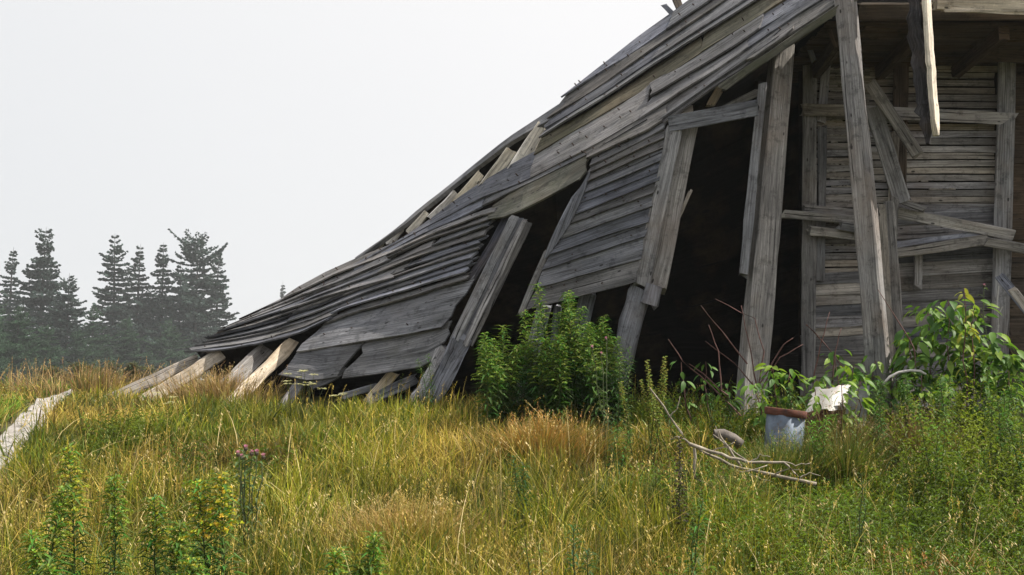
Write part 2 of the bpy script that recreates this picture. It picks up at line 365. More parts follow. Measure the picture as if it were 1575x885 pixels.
# far slope of the roof: closes the barn behind the ridge
SKY = [(300, 538), (345, 503), (390, 486), (430, 464), (455, 446), (500, 422), (545, 400), (575, 379), (620, 347), (700, 281), (780, 217), (850, 174), (873, 146), (982, 64), (1040, 24), (1075, -2), (1200, -100), (1330, -205), (1480, -325), (1640, -450)]
ridge = [S(x, y, .06) for x, y in SKY]
q = MB(); uo = 3.3
for i, p in enumerate(ridge):
    gz = float(gnd(p.x+.6, p.y+3)); hgt = max(p.z-gz, .1); back = Vector((p.x+.25, p.y+.45+hgt*.62, gz-.1))
    for r in range(4): q.v.append(tuple(p.lerp(back, r/3))); q.c.append((1, 1, 1))
for i in range(len(ridge)-1):
    for r in range(3):
        k = i*4+r; q.f.append([k, k+1, k+5, k+4]); q.uv.append([(i*.4, r*.8), (i*.4, r*.8+.8), (i*.4+.4, r*.8+.8), (i*.4+.4, r*.8)]); q.m.append(0)
roof = q.build('roof', SHADEW, barn)
wall = MB()
wall_bk = [(812, 468), (860, 372), (905, 262), (1020, 205), (1003, 300), (976, 428)]
def backing(pts, off, name, parent, mat):
    q = MB(); c = np.mean(pts, axis=0); vs = [S(x, y, off) for x, y in pts]+[S(*c, off)]
    q.add(vs, [(i, (i+1) % len(pts), len(pts)) for i in range(len(pts))], [[(0, 0), (1, 0), (.5, .4)]]*len(pts)); return q.build(name, mat, parent)
side = backing(wall_bk, .07, 'side_wall', barn, SHADEW)

r1 = [(867, 152), (967, 88), (1000, 66), (1100, -2), (1200, -75), (1330, -170), (1420, -235)]
r1b = [(846, 184), (930, 130), (1000, 82), (1090, 22), (1140, -14), (1330, -148), (1420, -212)]
r2 = [(838, 201), (930, 146), (1000, 98), (1082, 47), (1149, 2), (1330, -125), (1420, -188)]
r3 = [(832, 215), (910, 170), (1000, 111), (1079, 60), (1174, 0), (1330, -105), (1420, -166)]
r4 = [(823, 239), (944, 167), (1026, 117), (1100, 68), (1210, 0), (1330, -78), (1420, -136)]
K2 = [(873, 142), (982, 60), (1040, 19), (1075, -7), (1200, -105), (1330, -210), (1420, -280)]
def cut(line, x0, x1):
    a = np.array(line, float); xs_ = [x for x in a[:, 0] if x0 < x < x1]; xs_ = [x0]+xs_+[x1]
    return [(x, float(np.interp(x, a[:, 0], a[:, 1]))) for x in xs_]
RB = 'roof_board'
strip(RB, roof, cut(r1, 867, 1045), cut(K2, 873, 1062), GREY, nails=.25)
strip(RB, roof, cut(r1, 1028, 1420), cut(K2, 1034, 1420), GREY, off=-.03, nails=.25)
strip(RB, roof, r1b, r1, GREY, nails=.2, over=.3)
strip(RB, roof, cut(r2, 838, 1010), cut(r1b, 846, 1015), GREY, nails=.2, lap=.035)
strip(RB, roof, cut(r2, 1006, 1420), cut(r1b, 1012, 1420), GREY, nails=.2, lap=.045)
strip(RB, roof, r3, r2, GREY, nails=.1, lap=.055)
strip(RB, roof, cut(r4, 823, 1080), cut(r3, 832, 1080), MOSSY, nails=.1, lap=.012)
strip(RB, roof, cut(r4, 1081, 1420), cut(r3, 1081, 1420), MOSSY, nails=.1, lap=.016)
line1 = [(545, 412), (600, 381), (660, 349), (747, 305), (818, 277), (905, 232), (989, 184)]
line2 = [(545, 420), (600, 389), (675, 351), (747, 319), (824, 281), (905, 240), (1000, 186)]
GP = [(545, 405), (600, 378), (660, 339), (735, 287), (824, 238)]
strip(RB, roof, cut(line1, 545, 822), GP, GREY, nails=.45, lap=.025)
strip(RB, roof, cut(line1, 818, 990), cut(r4, 823, 1003), GREY, nails=.55, lap=.035)
strip(RB, roof, cut(line2, 545, 745), cut(line1, 545, 745), GREY, nails=.2, over=.4)
strip(RB, roof, cut(line2, 746, 1000), cut(line1, 746, 989), GREY, nails=.2, over=.4, lap=.035)
e1 = [(1024, 191), (1039, 180), (1100, 138), (1200, 66), (1305, -2), (1420, -80)]; e1u = [(990, 184), (1100, 112), (1180, 58), (1260, 5), (1420, -102)]
e2u = [(1001, 155), (1100, 95), (1250, -5), (1420, -116)]
strip(RB, roof, e1, e1u, GREY, nails=.15, lap=.03)
strip(RB, roof, cut(e1u, 990, 1150), cut(e2u, 1001, 1155), GREY, nails=.15, lap=.04, rag=.05)
strip(RB, roof, cut(e1u, 1146, 1420), cut(e2u, 1150, 1420), GREY, nails=.15, lap=.03, rag=.05)
strip(RB, roof, cut(e2u, 1001, 1168), cut(r4, 1003, 1175), GREY, nails=.2, lap=.05, rag=.03)
strip(RB, roof, cut(e2u, 1165, 1420), cut(r4, 1172, 1420), GREY, nails=.2, lap=.02, rag=.03)
strip(RB, roof, [(1020, 183), (1100, 128), (1195, 62)], [(1030, 168), (1100, 118), (1198, 48)], GREY, off=-.05, lap=.03, rag=.06)
strip(RB, roof, [(1150, 97), (1215, 52)], [(1148, 88), (1210, 44)], GREY, off=-.07, lap=.02, rag=.08)
strip(RB, roof, [(905, 248), (1014, 195), (1021, 188)], [(900, 236), (989, 184), (1026, 163)], GREY, nails=.1, lap=.04, off=-.02)
# the long sagging courses on the left
bot = [(285, 546), (350, 541), (400, 533), (470, 514), (497, 501), (540, 484), (620, 463), (716, 432)]
top = [(374, 490), (440, 458), (520, 418), (600, 387), (675, 351), (768, 318)]
NC = 10; bb = resample(bot, 40); tt = resample(top, 40)
def lineat(f): return [tuple(b*(1-f)+t*f) for b, t in zip(bb, tt)]
fs = np.cumsum([0]+[random.uniform(.75, 1.25) for _ in range(NC)]); fs = fs/fs[-1]
for k in range(NC):
    lo_, hi_ = lineat(fs[k]), lineat(fs[k+1])
    cuts = [0]+sorted(random.sample([7, 9, 12, 16, 20, 24, 28, 31], random.choice([1, 1, 2])))+[39]
    for a, b in zip(cuts[:-1], cuts[1:]):
        d = random.randrange(-1, 2) if a == 0 else 0
        strip(RB, roof, lo_[max(0, a):b+1], hi_[max(0, a):b+1], GREY, lap=random.uniform(.03, .06), over=.35, rag=.05, nails=.14, warp=.006, off=random.uniform(-.006, .006))
strip(RB, roof, [(386, 489), (440, 459), (520, 419), (600, 386), (640, 362)], [(392, 485), (432, 460), (455, 443), (500, 419), (560, 392)], GREY, lap=.02, over=.05, nails=.2)
strip(RB, roof, [(470, 455), (505, 443), (600, 402)], [(470, 448), (505, 436), (600, 392)], GREY, lap=.03, off=-.06, rag=.06)
strip(RB, roof, [(438, 480), (500, 459), (610, 428)], [(440, 474), (500, 452), (606, 418)], GREY, lap=.03, off=-.07, rag=.06)
# wide boards below
strip(RB, roof, [(458, 543), (560, 528), (640, 513), (682, 505)], [(497, 499), (540, 484), (620, 463), (730, 431)], GREY, lap=.03, off=.05, rag=.03, m=5, nails=.15)
strip(RB, roof, [(430, 578), (480, 588), (520, 580)], [(459, 541), (505, 537), (560, 527)], GREY, lap=.02, off=.07, rag=.03, m=5)
strip(RB, roof, [(528, 583), (600, 573), (652, 564), (668, 553)], [(563, 529), (610, 520), (650, 512), (692, 502)], GREY, lap=.02, off=.08, rag=.06, m=5, nails=.1)
strip(RB, roof, [(478, 600), (505, 592), (526, 580)], [(486, 580), (505, 576), (530, 568)], GREY, lap=.02, off=.10, rag=.04)
# stained plank over the doorway
strip('door_lintel', roof, [(755, 341), (785, 336), (830, 314), (880, 288), (894, 279)], [(757, 320), (824, 282), (880, 253), (908, 242)], MOSSY, lap=.035, off=-.03, rag=.04, m=4)
# clapboards of the upright wall
cl = [((914, 238), (1028, 180)), ((908, 258), (1024, 201)), ((905, 270), (1024, 214)), ((902, 283), (1023, 229)), ((894, 301), (1020, 248)), ((886, 316), (1018, 264)), ((881, 334), (1015, 279)), ((872, 348), (1006, 299)),
      ((862, 370), (1003, 320)), ((845, 393), (1000, 342)), ((835, 416), (992, 365)), ((827, 444), (986, 400)), ((810, 477), (980, 434))]
for a, b in zip(cl[:-1], cl[1:]):
    def mid(p): return [p[0], tuple(np.array(p[0])*.5+np.array(p[1])*.5+np.array((0, random.uniform(-1, 1)))), p[1]]
    strip('clapboard', side, mid(b), mid(a), GREY, lap=.035, over=.25, rag=.012, n=8, nails=.12)
strip('door_trim', barn, [(712, 436), (745, 385), (774, 331)], [(728, 434), (760, 382), (789, 338)], ROTTEN, off=.05, lap=.0, over=0, rag=.03)
strip('door_trim', barn, [(836, 397), (850, 362), (878, 305), (896, 284)], [(840, 396), (870, 357), (897, 302), (908, 262)], GREY, off=-.05, lap=.01, over=.0, rag=.01)
# gap rafters, ridge strip, sill rafters
for x0, y0, x1, y1, wp in [(796, 256, 832, 197, 23), (752, 280, 786, 233, 21), (708, 306, 739, 269, 17), (671, 330, 698, 299, 14), (634, 354, 655, 329, 12), (603, 370, 620, 351, 10), (577, 385, 591, 371, 8), (556, 396, 566, 387, 7)]:
    ux, uy = x1-x0, y1-y0
    pbeam('rafter', barn, (x0-ux*.2, y0-uy*.2), (x1, y1), wp, PALE_SUNLIT, d=D(x0, y0)+.20, d1=D(x1, y1)+.10, deep=.11, jit=.010, taper=.8, rag=.04)
strip('ridge_strip', barn, [(548, 399), (575, 380), (620, 348), (700, 283), (780, 221), (850, 181), (866, 168)], [(545, 398), (575, 376), (620, 343), (700, 277), (780, 213), (850, 168), (868, 157)], GREY, off=-.02, lap=.0, over=.1, th=.05)
for p0, p1, wp, mat, o in [((188, 606), (296, 556), 15, CREAM, .05), ((238, 608), (334, 550), 19, CREAM, .02), ((338, 604), (402, 543), 22, LATHM, .1), ((372, 606), (444, 534), 19, CREAM, .03), ((455, 600), (490, 552), 13, LATHM, .25)]:
    ux, uy = p1[0]-p0[0], p1[1]-p0[1]
    pbeam('rafter', barn, p0, (p1[0]+ux*.06, p1[1]+uy*.06), wp, mat, d=D(*p0)+o-.05, d1=D(*p1)+.20+o, deep=.12, jit=.014, foot=True, rag=.05)
pbeam('eave_beam', barn, (1110, 136), (1312, -2), 12, MOSSY, off=.02, deep=.12)
pbeam('eave_beam', barn, (1312, -2), (1420, -74), 12, MOSSY, off=.02, deep=.12)
# door jamb of the low doorway: three planks side by side
for k, (x0, y0, x1, y1, wp, o, mt) in enumerate([(698, 524, 791, 336, 13, -.01, POST), (708, 527, 800, 338, 10, .03, POST), (716, 529, 807, 340, 8, .01, LATHM), (724, 528, 814, 345, 9, .06, POST)]):
    pbeam('door_jamb', barn, (x0, y0), (x1, y1), wp, mt, d=D(705, 520)+o, d1=D(795, 348)+.05+o, deep=.07, jit=.008)
pbeam('jamb_stump', barn, (668, 600), (712, 520), 26, POST, off=.08, deep=.16, jit=.03, rag=.08, foot=True)
pbeam('jamb_stump', barn, (650, 600), (682, 540), 15, LATHM, off=.15, deep=.1, jit=.03, rag=.08, foot=True)
pbeam('door_post', barn, (800, 484), (840, 390), 9, POST, d=9.62, d1=9.62, deep=.06)
for x0, y0, x1, y1, wp in [(815, 560, 838, 470, 22), (880, 560, 905, 450, 24), (845, 600, 858, 470, 12)]:
    pbeam('stud', barn, (x0, y0), (x1, y1), wp, POST, d=Dbase(x0)+.15, deep=.12, foot=True)
# tall doorway
dj = Dbase(1000)
pbeam('door_frame', barn, (987, 438), (1037, 200), 24, POST, d=dj-.06, deep=.07, jit=.006)
pbeam('door_frame', barn, (1008, 446), (1058, 196), 34, LATHM, d=dj+.05, deep=.13, jit=.01, taper=.9)
pbeam('splinter', barn, (1020, 385), (1062, 295), 5, LATHM, d=dj+.02, deep=.02)
pbeam('frame_block', barn, (998, 470), (1006, 440), 26, POST, d=dj-.07, deep=.1)
pbeam('stump_post', barn, (948, 580), (985, 446), 34, POST, d=dj+.06, deep=.2, foot=True, jit=.012, rag=.06)
pbeam('lintel', barn, (1031, 190), (1166, 166), 25, POST, d=dj-.05, d1=Dbase(1150)-.03, deep=.11, jit=.008)
pbeam('inner_stick', barn, (1090, 180), (1165, 142), 11, LATHM, d=dj+.2, deep=.05)
pbeam('rafter_end', barn, (1092, 162), (1106, 138), 12, PALE, d=dj+.25, deep=.1)
pbeam('rafter_end', barn, (1040, 183), (1062, 168), 10, PALE, d=dj+.15, deep=.1)
pbeam('thin_post', barn, (1143, 424), (1173, 130), 14, POST, d=Dbase(1150)+.08, d1=Dbase(1150)+.25, deep=.09, jit=.006)
# main corner post shows two faces
pbeam('corner_post', barn, (1157, 590), (1203, 70), 40, POST, d=Dbase(1190)+.1, d1=Dbase(1190)+.55, deep=.19, foot=True, roll=R(24), jit=.005, taper=.84)
pbeam('leaning_post', barn, (1349, 545), (1300, -20), 33, POST, d=Dbase(1310)-.25, d1=Dbase(1310)+.1, deep=.17, foot=True, roll=R(-14), jit=.005, taper=.85, bow=.02)
# inner lath wall
LD = lambda px: float(np.interp(px, [1230, 1560], [10.5, 10.3]))
def LW(px, py, off=0): return P(px, py, LD(px)+off)
q = MB(); q.add([LW(1228, 70, .09), LW(1560, 84, .09), LW(1560, 640, .09), LW(1228, 640, .09)], [(0, 1, 2, 3)], [[(0, 0), (2, 0), (2, 3), (0, 3)]])
lathw = q.build('lath_wall', SHADEW, barn)
y = 92.0; PL_ = MB()
while y < 424:
    sl_ = (250-y)*.00022*6
    h = random.uniform(8.9, 9.9)
    for xa, xb, ya in ((1256, 1338, y+4), (1330, 1534, y+8)):
        if xa > 1300 and y > 318: continue
        j0, j1 = random.uniform(-1, 1), random.uniform(-1, 1); xe = xb+random.uniform(-5, 3)
        strip('lath', lathw, [(xa, ya+h+j0), ((xa+xe)/2, ya+h+(j0+j1)/2+random.uniform(-.6, .6)), (xe, ya+h+j1+sl_*6)], [(xa, ya+j0), (xe, ya+j1+sl_*6)], LATHM, fn=LW, lap=.004, over=0, th=.012, rag=.01, n=6, m=1, warp=.004)
        if random.random() < .5 and y > 80:
            x0 = random.uniform(xa, xe-60 if xe-xa > 80 else xa+10); x1 = min(xe, x0+random.uniform(15, 90)); k = int((x1-x0)/5)+1
            for i in range(k):
                xx = x0+i*5; t0 = ya+h+j0-1-random.uniform(.5, 4); hh_ = [random.uniform(.2, 3.2) for _ in range(2)]; r_ = [LW(xx, ya+h+1.4+j0, -.012), LW(xx+5.4, ya+h+1.4+j0+random.uniform(-.4, .4), -.012), LW(xx+5.4, ya+h+1.4+j0-hh_[0], -.016), LW(xx, ya+h+1.4+j0-hh_[1], -.016)]
                if random.random() < .8: PL_.add(r_+[v+Vector((0, .02, 0)) for v in r_], [(0, 1, 2, 3), (0, 4, 5, 1), (3, 2, 6, 7), (0, 3, 7, 4), (1, 5, 6, 2)])
    y += 11.3
pl_o = PL_.build('plaster_crumb', PLASTER, lathw); pl_o['kind'] = 'stuff'
def wideset(x0, x1, y0, y1, n, tilt):
    ye = np.linspace(y0, y1, n+1)
    for k in range(n):
        j = random.uniform(-1.5, 1.5); xa, xb = x0+random.uniform(-6, 4), x1+random.uniform(-3, 5)
        strip('wall_board', lathw, [(xa, ye[k+1]+j), (xb, ye[k+1]+tilt+j)], [(xa, ye[k]+j), (xb, ye[k]+tilt+j)], LATHM if k % 3 else GREY, fn=LW, off=-.03, lap=.02, over=.1, th=.018, n=6, rag=.02, m=2)
wideset(1240, 1340, 424, 520, 6, -5); wideset(1236, 1340, 520, 640, 4, -3); wideset(1372, 1538, 330, 505, 9, -9); wideset(1372, 1540, 505, 640, 6, -4)
def lbeam(name, p0, p1, wp, mat=LATHM, o=-.1, **kw): return pbeam(name, lathw, p0, p1, wp, mat, d=LD(p0[0])+o, d1=LD(p1[0])+o, deep=kw.pop('deep', .06), **kw)
lbeam('stud', (1243, 600), (1246, 60), 21, POST, foot=True); lbeam('stud', (1262, 430), (1265, 195), 13, POST, o=-.07); lbeam('stud', (1262, 190), (1272, 95), 13, LATHM, o=-.07)
lbeam('rail', (1234, 169), (1330, 170), 19, LATHM, o=-.17); lbeam('rail', (1326, 172), (1560, 183), 19, LATHM, o=-.17)
lbeam('stud', (1382, 300), (1386, 85), 22, BROWN, o=-.06); lbeam('stud', (1535, 620), (1549, 95), 25, POST, o=-.14, deep=.1, foot=True)
lbeam('brace', (1412, 238), (1338, 128), 17, LATHM, o=-.6); lbeam('brace', (1388, 310), (1342, 165), 24, POST, o=-.45); lbeam('brace', (1372, 330), (1376, 205), 14, LATHM, o=-.4)
lbeam('batten', (1371, 560), (1357, 316), 10, LATHM, o=-.7); lbeam('batten', (1385, 560), (1368, 312), 15, LATHM, o=-.62); lbeam('batten', (1374, 362), (1376, 305), 12, LATHM, o=-.55)
lbeam('broken_board', (1203, 329), (1336, 340), 13, LATHM, o=-.22); lbeam('broken_board', (1236, 321), (1335, 330), 12, POST, o=-.16); lbeam('broken_board', (1243, 354), (1338, 366), 14, LATHM, o=-.2); lbeam('broken_board', (1290, 347), (1340, 356), 13, POST, o=-.27)
lbeam('broken_board', (1382, 327), (1556, 362), 17, LATHM, o=-.3); lbeam('broken_board', (1376, 390), (1522, 368), 16, LATHM, o=-.33); lbeam('broken_board', (1376, 378), (1530, 358), 12, POST, o=-.25); lbeam('broken_board', (1518, 372), (1580, 384), 14, LATHM, o=-.35)
lbeam('batten', (1412, 442), (1413, 392), 12, LATHM, o=-.13); lbeam('broken_board', (1380, 308), (1420, 322), 8, POST, o=-.4)
# loft floor and its beams above the lath room
CZ = 4.93; loft = None
q = MB(); q.add([(3.0, 9.15, CZ+.05), (8.5, 9.0, CZ+.05), (8.5, 13.2, CZ+.05), (2.6, 13.2, CZ+.05)], [(0, 1, 2, 3)], [[(0, 0), (3, 0), (3, 3), (0, 3)]])
loft = q.build('loft_floor', SHADEW, barn)
yy = 9.12
while yy < 10.9:
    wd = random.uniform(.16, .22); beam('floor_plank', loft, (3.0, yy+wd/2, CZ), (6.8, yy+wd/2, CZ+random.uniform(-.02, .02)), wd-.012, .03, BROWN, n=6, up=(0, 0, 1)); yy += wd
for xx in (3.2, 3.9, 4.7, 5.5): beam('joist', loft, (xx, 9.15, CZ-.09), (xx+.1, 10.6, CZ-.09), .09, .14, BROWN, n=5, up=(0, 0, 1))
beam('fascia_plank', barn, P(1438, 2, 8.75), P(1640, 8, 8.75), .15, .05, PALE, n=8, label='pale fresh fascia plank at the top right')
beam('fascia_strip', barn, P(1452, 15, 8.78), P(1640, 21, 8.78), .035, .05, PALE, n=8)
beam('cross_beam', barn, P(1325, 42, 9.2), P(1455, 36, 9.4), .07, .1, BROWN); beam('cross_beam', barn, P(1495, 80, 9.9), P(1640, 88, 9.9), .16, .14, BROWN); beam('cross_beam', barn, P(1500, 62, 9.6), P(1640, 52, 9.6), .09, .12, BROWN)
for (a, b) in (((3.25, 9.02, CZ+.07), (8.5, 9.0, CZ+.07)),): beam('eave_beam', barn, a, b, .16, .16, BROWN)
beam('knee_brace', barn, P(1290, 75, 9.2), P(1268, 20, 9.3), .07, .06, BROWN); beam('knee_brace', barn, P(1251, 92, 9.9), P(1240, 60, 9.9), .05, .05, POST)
# walls that shut off the far side and the right end
q = MB(); q.add([(5.9, 10.35, .6), (9, 10.35, .6), (9, 10.35, 5.1), (5.9, 10.35, 5.1)], [(0, 1, 2, 3)], [[(0, 0), (3, 0), (3, 3), (0, 3)]])
bw = q.build('back_wall', SHADEW, barn); z = .8
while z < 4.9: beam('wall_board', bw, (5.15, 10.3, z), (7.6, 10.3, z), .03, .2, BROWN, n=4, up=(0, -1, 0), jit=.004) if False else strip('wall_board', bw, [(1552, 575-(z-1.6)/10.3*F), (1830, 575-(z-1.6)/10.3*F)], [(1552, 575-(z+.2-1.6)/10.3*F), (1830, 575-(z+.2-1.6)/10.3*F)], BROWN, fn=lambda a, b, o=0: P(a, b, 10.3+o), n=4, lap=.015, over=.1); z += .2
q = MB(); q.add([(7.4, 9.3, .6), (7.4, 13.5, .6), (7.4, 13.5, 5.1), (7.4, 9.3, 5.1), (2.2, 13.4, .6), (7.4, 13.4, .6), (7.4, 13.4, 5.1), (2.2, 13.4, 5.1)], [(0, 1, 2, 3), (4, 5, 6, 7)], [[(0, 0), (3, 0), (3, 3), (0, 3)]]*2)
q.build('end_wall', SHADEW, barn)
pbeam('ridge_stub', barn, (1034, 22), (1022, 9), 8, GREY, off=.0, deep=.03); pbeam('ridge_stub', barn, (1046, 14), (1038, -8), 12, BROWN, off=.1, deep=.06)
no = NAILS.build('nail', IRON, roof); no['kind'] = 'stuff'

# ------------------------------------------------------------------ loose timber
hp = thing('broken_plank', P(1420, 10, 8.55), 'rotten broken plank hanging from the eave with one bright sunlit side', 'plank')
def ribbon(name, parent, cen, wid, mat, d, depth, tw=0, rough=.02):
    q = MB(); n = len(cen); sd = random.randrange(999); uo = random.random()*30
    for i, (x, y_) in enumerate(cen):
        c = P(x, y_, d); w_ = wid[i]/F*d/2
        j = lambda k: (float(vnoise(i*.9, k, sd))-.5)*2*rough
        sx = Vector((math.cos(tw), math.sin(tw), 0)); dx = Vector((-math.sin(tw), math.cos(tw), 0))
        for s_, t_ in ((-1, 0), (0, -.25), (1, 0), (1, 1), (-1, 1)):
            q.v.append(tuple(c+sx*(s_*w_+j(s_+3))+dx*(t_*depth+j(t_+9)*.6)+Vector((0, 0, j(7))))); q.c.append((1, 1, 1))
    for i in range(n-1):
        for k in range(5):
            a, b = i*5+k, i*5+(k+1) % 5; q.f.append([a, b, b+5, a+5]); v_ = [0, .07, .14, .2, .3, .4]; q.uv.append([(uo+i*.1, v_[k]), (uo+i*.1, v_[k+1]), (uo+i*.1+.1, v_[k+1]), (uo+i*.1+.1, v_[k])]); q.m.append(0)
    q.f.append([4, 3, 2, 1, 0]); q.uv.append([(0, 0)]*5); q.m.append(0); q.f.append([(n-1)*5+k for k in range(5)]); q.uv.append([(0, 0)]*5); q.m.append(0)
    return q.build(name, mat, parent)
cy = np.linspace(-25, 222, 26)
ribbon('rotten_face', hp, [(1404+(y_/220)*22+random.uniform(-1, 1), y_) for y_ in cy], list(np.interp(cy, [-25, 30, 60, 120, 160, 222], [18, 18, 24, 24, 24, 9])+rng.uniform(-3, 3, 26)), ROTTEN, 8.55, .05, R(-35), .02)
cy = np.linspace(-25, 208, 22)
o = ribbon('sunlit_face', hp, [(1428+(y_/205)*15+random.uniform(-.5, .5), y_) for y_ in cy], [26]*20+[18, 6], PALE_SUNLIT, 8.50, .04, R(52), .005)  # sunlit side of the plank, its sunlight helped by a brighter wood colour
lb = thing('loose_board', P(1560, 450, 9.2), 'loose grey board leaning at the right edge beside the lath wall', 'board')
beam('board', lb, P(1538, 425, 9.3), P(1600, 500, 9.0), .09, .03, GREY); 
lb = thing('loose_board', P(1565, 465, 9.0), 'short pale sunlit board end leaning at the far right edge', 'board')
beam('board', lb, P(1558, 447, 9.0), P(1600, 500, 8.9), .075, .03, PALE)
for i, (p0, p1, wp, m_, lab) in enumerate([((578, 606), (604, 574), 16, PALE, 'short pale board end propped under the lowest wide boards'), ((590, 606), (638, 584), 15, POST, 'silvery split board lying in the grass under the wide boards'), ((540, 606), (580, 594), 8, POST, 'thin grey board mostly buried in grass left of the split one')]):
    d = 10.2; a, b = P(*p0, d), P(*p1, d+.1); t = thing('fallen_board', a, lab, 'board', 'boards fallen under the eave'); beam('board', t, a-(b-a)*.3, b, wp/F*d, .03, m_, jit=.01, rag=.05)

# ------------------------------------------------------------------ tubes: branches, twigs, stems
def tube(q, pts, r0, r1, k=5, col=(1, 1, 1), jit=0):
    n = len(pts); pts = [Vector(p) for p in pts]; base = len(q.v)
    for i, p in enumerate(pts):
        t = (pts[min(i+1, n-1)]-pts[max(i-1, 0)]).normalized(); a = t.orthogonal().normalized(); b = t.cross(a); r = r0+(r1-r0)*i/(n-1)
        for j in range(k):
            an = j/k*2*math.pi; q.v.append(tuple(p+(a*math.cos(an)+b*math.sin(an))*r*(1+random.uniform(-jit, jit)))); q.c.append(col)
    for i in range(n-1):
        for j in range(k):
            a0, a1 = base+i*k+j, base+i*k+(j+1) % k; q.f.append([a0, a1, a1+k, a0+k]); q.uv.append([(0, 0)]*4); q.m.append(0)
    q.f.append([base+(n-1)*k+j for j in range(k)]); q.uv.append([(0, 0)]*k); q.m.append(0)
def wig(a, b, n, amp):
    a, b = Vector(a), Vector(b); return [a.lerp(b, i/n)+Vector([random.uniform(-amp, amp) if 0 < i else 0 for _ in range(3)]) for i in range(n+1)]
dbq = thing('dead_branch', hit(1100, 705), 'bleached forked dead branch lying on the grass', 'branch')
def bp(px, py, d): return P(px, py, d)
def chain(name, pts, r0, r1, par, mat=BARK, d=6.6, dz=0.0):
    q = MB(); P3 = []
    for i in range(len(pts)-1):
        for s in range(3):
            t = s/3; P3.append(P(pts[i][0]*(1-t)+pts[i+1][0]*t+random.uniform(-2, 2), pts[i][1]*(1-t)+pts[i+1][1]*t+random.uniform(-1.5, 1.5), d+dz*(i+t)))
    P3.append(P(*pts[-1], d+dz*(len(pts)-1))); tube(q, P3, r0, r1, 6, jit=.12); return q.build(name, mat, par, smooth=True)
chain('limb', [(1000, 598), (1030, 640), (1058, 680), (1090, 700), (1140, 722), (1190, 730), (1255, 745)], .005, .013, dbq, d=6.5)
chain('limb', [(1060, 683), (1110, 700), (1150, 712), (1205, 710), (1230, 735)], .013, .007, dbq, d=6.45)
chain('limb', [(1105, 662), (1120, 690), (1140, 718)], .006, .010, dbq, d=6.55)
chain('limb', [(1098, 668), (1150, 710)], .004, .006, dbq, d=6.6); chain('limb', [(1135, 728), (1180, 716)], .005, .004, dbq, d=6.4)
chain('limb', [(1066, 690), (1070, 735), (1105, 757)], .010, .005, dbq, d=6.4)
for pts_ in ([(1030, 640), (1042, 628), (1046, 610)], [(1090, 700), (1104, 690), (1118, 688), (1130, 680)], [(1150, 712), (1170, 700), (1185, 703)], [(1190, 730), (1215, 722), (1238, 724)], [(1205, 710), (1225, 716), (1248, 712)], [(1140, 722), (1165, 736), (1190, 742)], [(1120, 690), (1108, 676), (1100, 655)], [(1058, 680), (1044, 672), (1030, 676)], [(1230, 735), (1245, 728), (1262, 732)]):
    chain('twig', pts_, .0055, .002, dbq, d=6.48)
# old log
lg = thing('log', hit(1115, 678), 'short dark weathered log end in the grass behind the dead branch', 'log')
q = MB(); tube(q, [P(1098, 668, 6.9), P(1112, 668, 6.9), P(1128, 675, 6.9), P(1140, 684, 6.9)], .032, .036, 9, jit=.14); q.build('timber', BARKD, lg, smooth=True)

# ------------------------------------------------------------------ junk by the wall
def lathe(q, prof, M, k=28, dent=0, mi=0, col=(1, 1, 1)):
    base = len(q.v); n = len(prof)
    for i, (r, z) in enumerate(prof):
        for j in range(k):
            a = j/k*2*math.pi; rr = r*(1+dent*math.sin(a*3+z*9)+dent*.6*math.sin(a*7+1)); q.v.append(tuple(M @ Vector((rr*math.cos(a), rr*math.sin(a), z)))); q.c.append(col)
    for i in range(n-1):
        for j in range(k):
            a0, a1 = base+i*k+j, base+i*k+(j+1) % k; q.f.append([a0, a1, a1+k, a0+k]); q.uv.append([(0, 0)]*4); q.m.append(mi)
dc = P(1197, 655, 7.3); dgz = float(gnd(dc.x, dc.y))
dr = thing('metal_drum', (dc.x, dc.y, dgz), 'battered pale blue metal drum with a rusted rim in the grass', 'drum')
M = Matrix.Translation((dc.x, dc.y, dgz-.05)) @ Matrix.Rotation(R(7), 4, 'Y')
top_z = P(1197, 634, 7.3).z-dgz+.05
q = MB(); lathe(q, [(.135, 0), (.14, top_z*.5), (.138, top_z), (.13, top_z), (.13, 0)], M, dent=.035); q.build('barrel', GALV, dr, smooth=True)
q = MB(); lathe(q, [(.142, top_z-.028), (.147, top_z-.02), (.149, top_z+.022), (.14, top_z+.026), (.132, top_z-.02)], M, dent=.07); q.build('rim', RUST, dr, smooth=True)
bc = P(1278, 618, 7.7); bs = thing('enamel_sheet', (bc.x, bc.y, float(gnd(bc.x, bc.y))), 'bent broken white enamel sheet over a rusty side among the plants', 'scrap metal')
def shard(name, c4, bulge, mat, d, n=10, rag=2.5, th=.006):
    q = MB(); A = []; e = np.array(c4, float)
    for i in range(n+1):
        for j in range(n+1):
            u, v_ = i/n, j/n; p = (e[0]*(1-u)+e[1]*u)*(1-v_)+(e[3]*(1-u)+e[2]*u)*v_
            ed = (i in (0, n)) or (j in (0, n)); p = p+rng.uniform(-rag, rag, 2)*(1 if ed else .2)
            A.append(P(p[0], p[1], d-bulge*math.sin(math.pi*(.15+.75*u))-.05*v_*(1-v_)+.22*v_+(.02*float(vnoise(u*4, v_*4, 8)))))
    k = len(A); q.v = [tuple(x_) for x_ in A]+[tuple(x_+Vector((0, th, 0))) for x_ in A]; q.c = [(1, 1, 1)]*(2*k)
    for i in range(n):
        for j in range(n):
            a_ = i*(n+1)+j; q.f.append([a_, a_+1, a_+n+2, a_+n+1]); q.f.append([k+a_, k+a_+n+1, k+a_+n+2, k+a_+1]); q.uv += [[(0, 0)]*4]*2; q.m += [0, 0]
    return q.build(name, mat, bs, smooth=True)
shard('panel', [(1240, 632), (1300, 630), (1308, 593), (1254, 598)], .10, ENAMEL, 7.6)
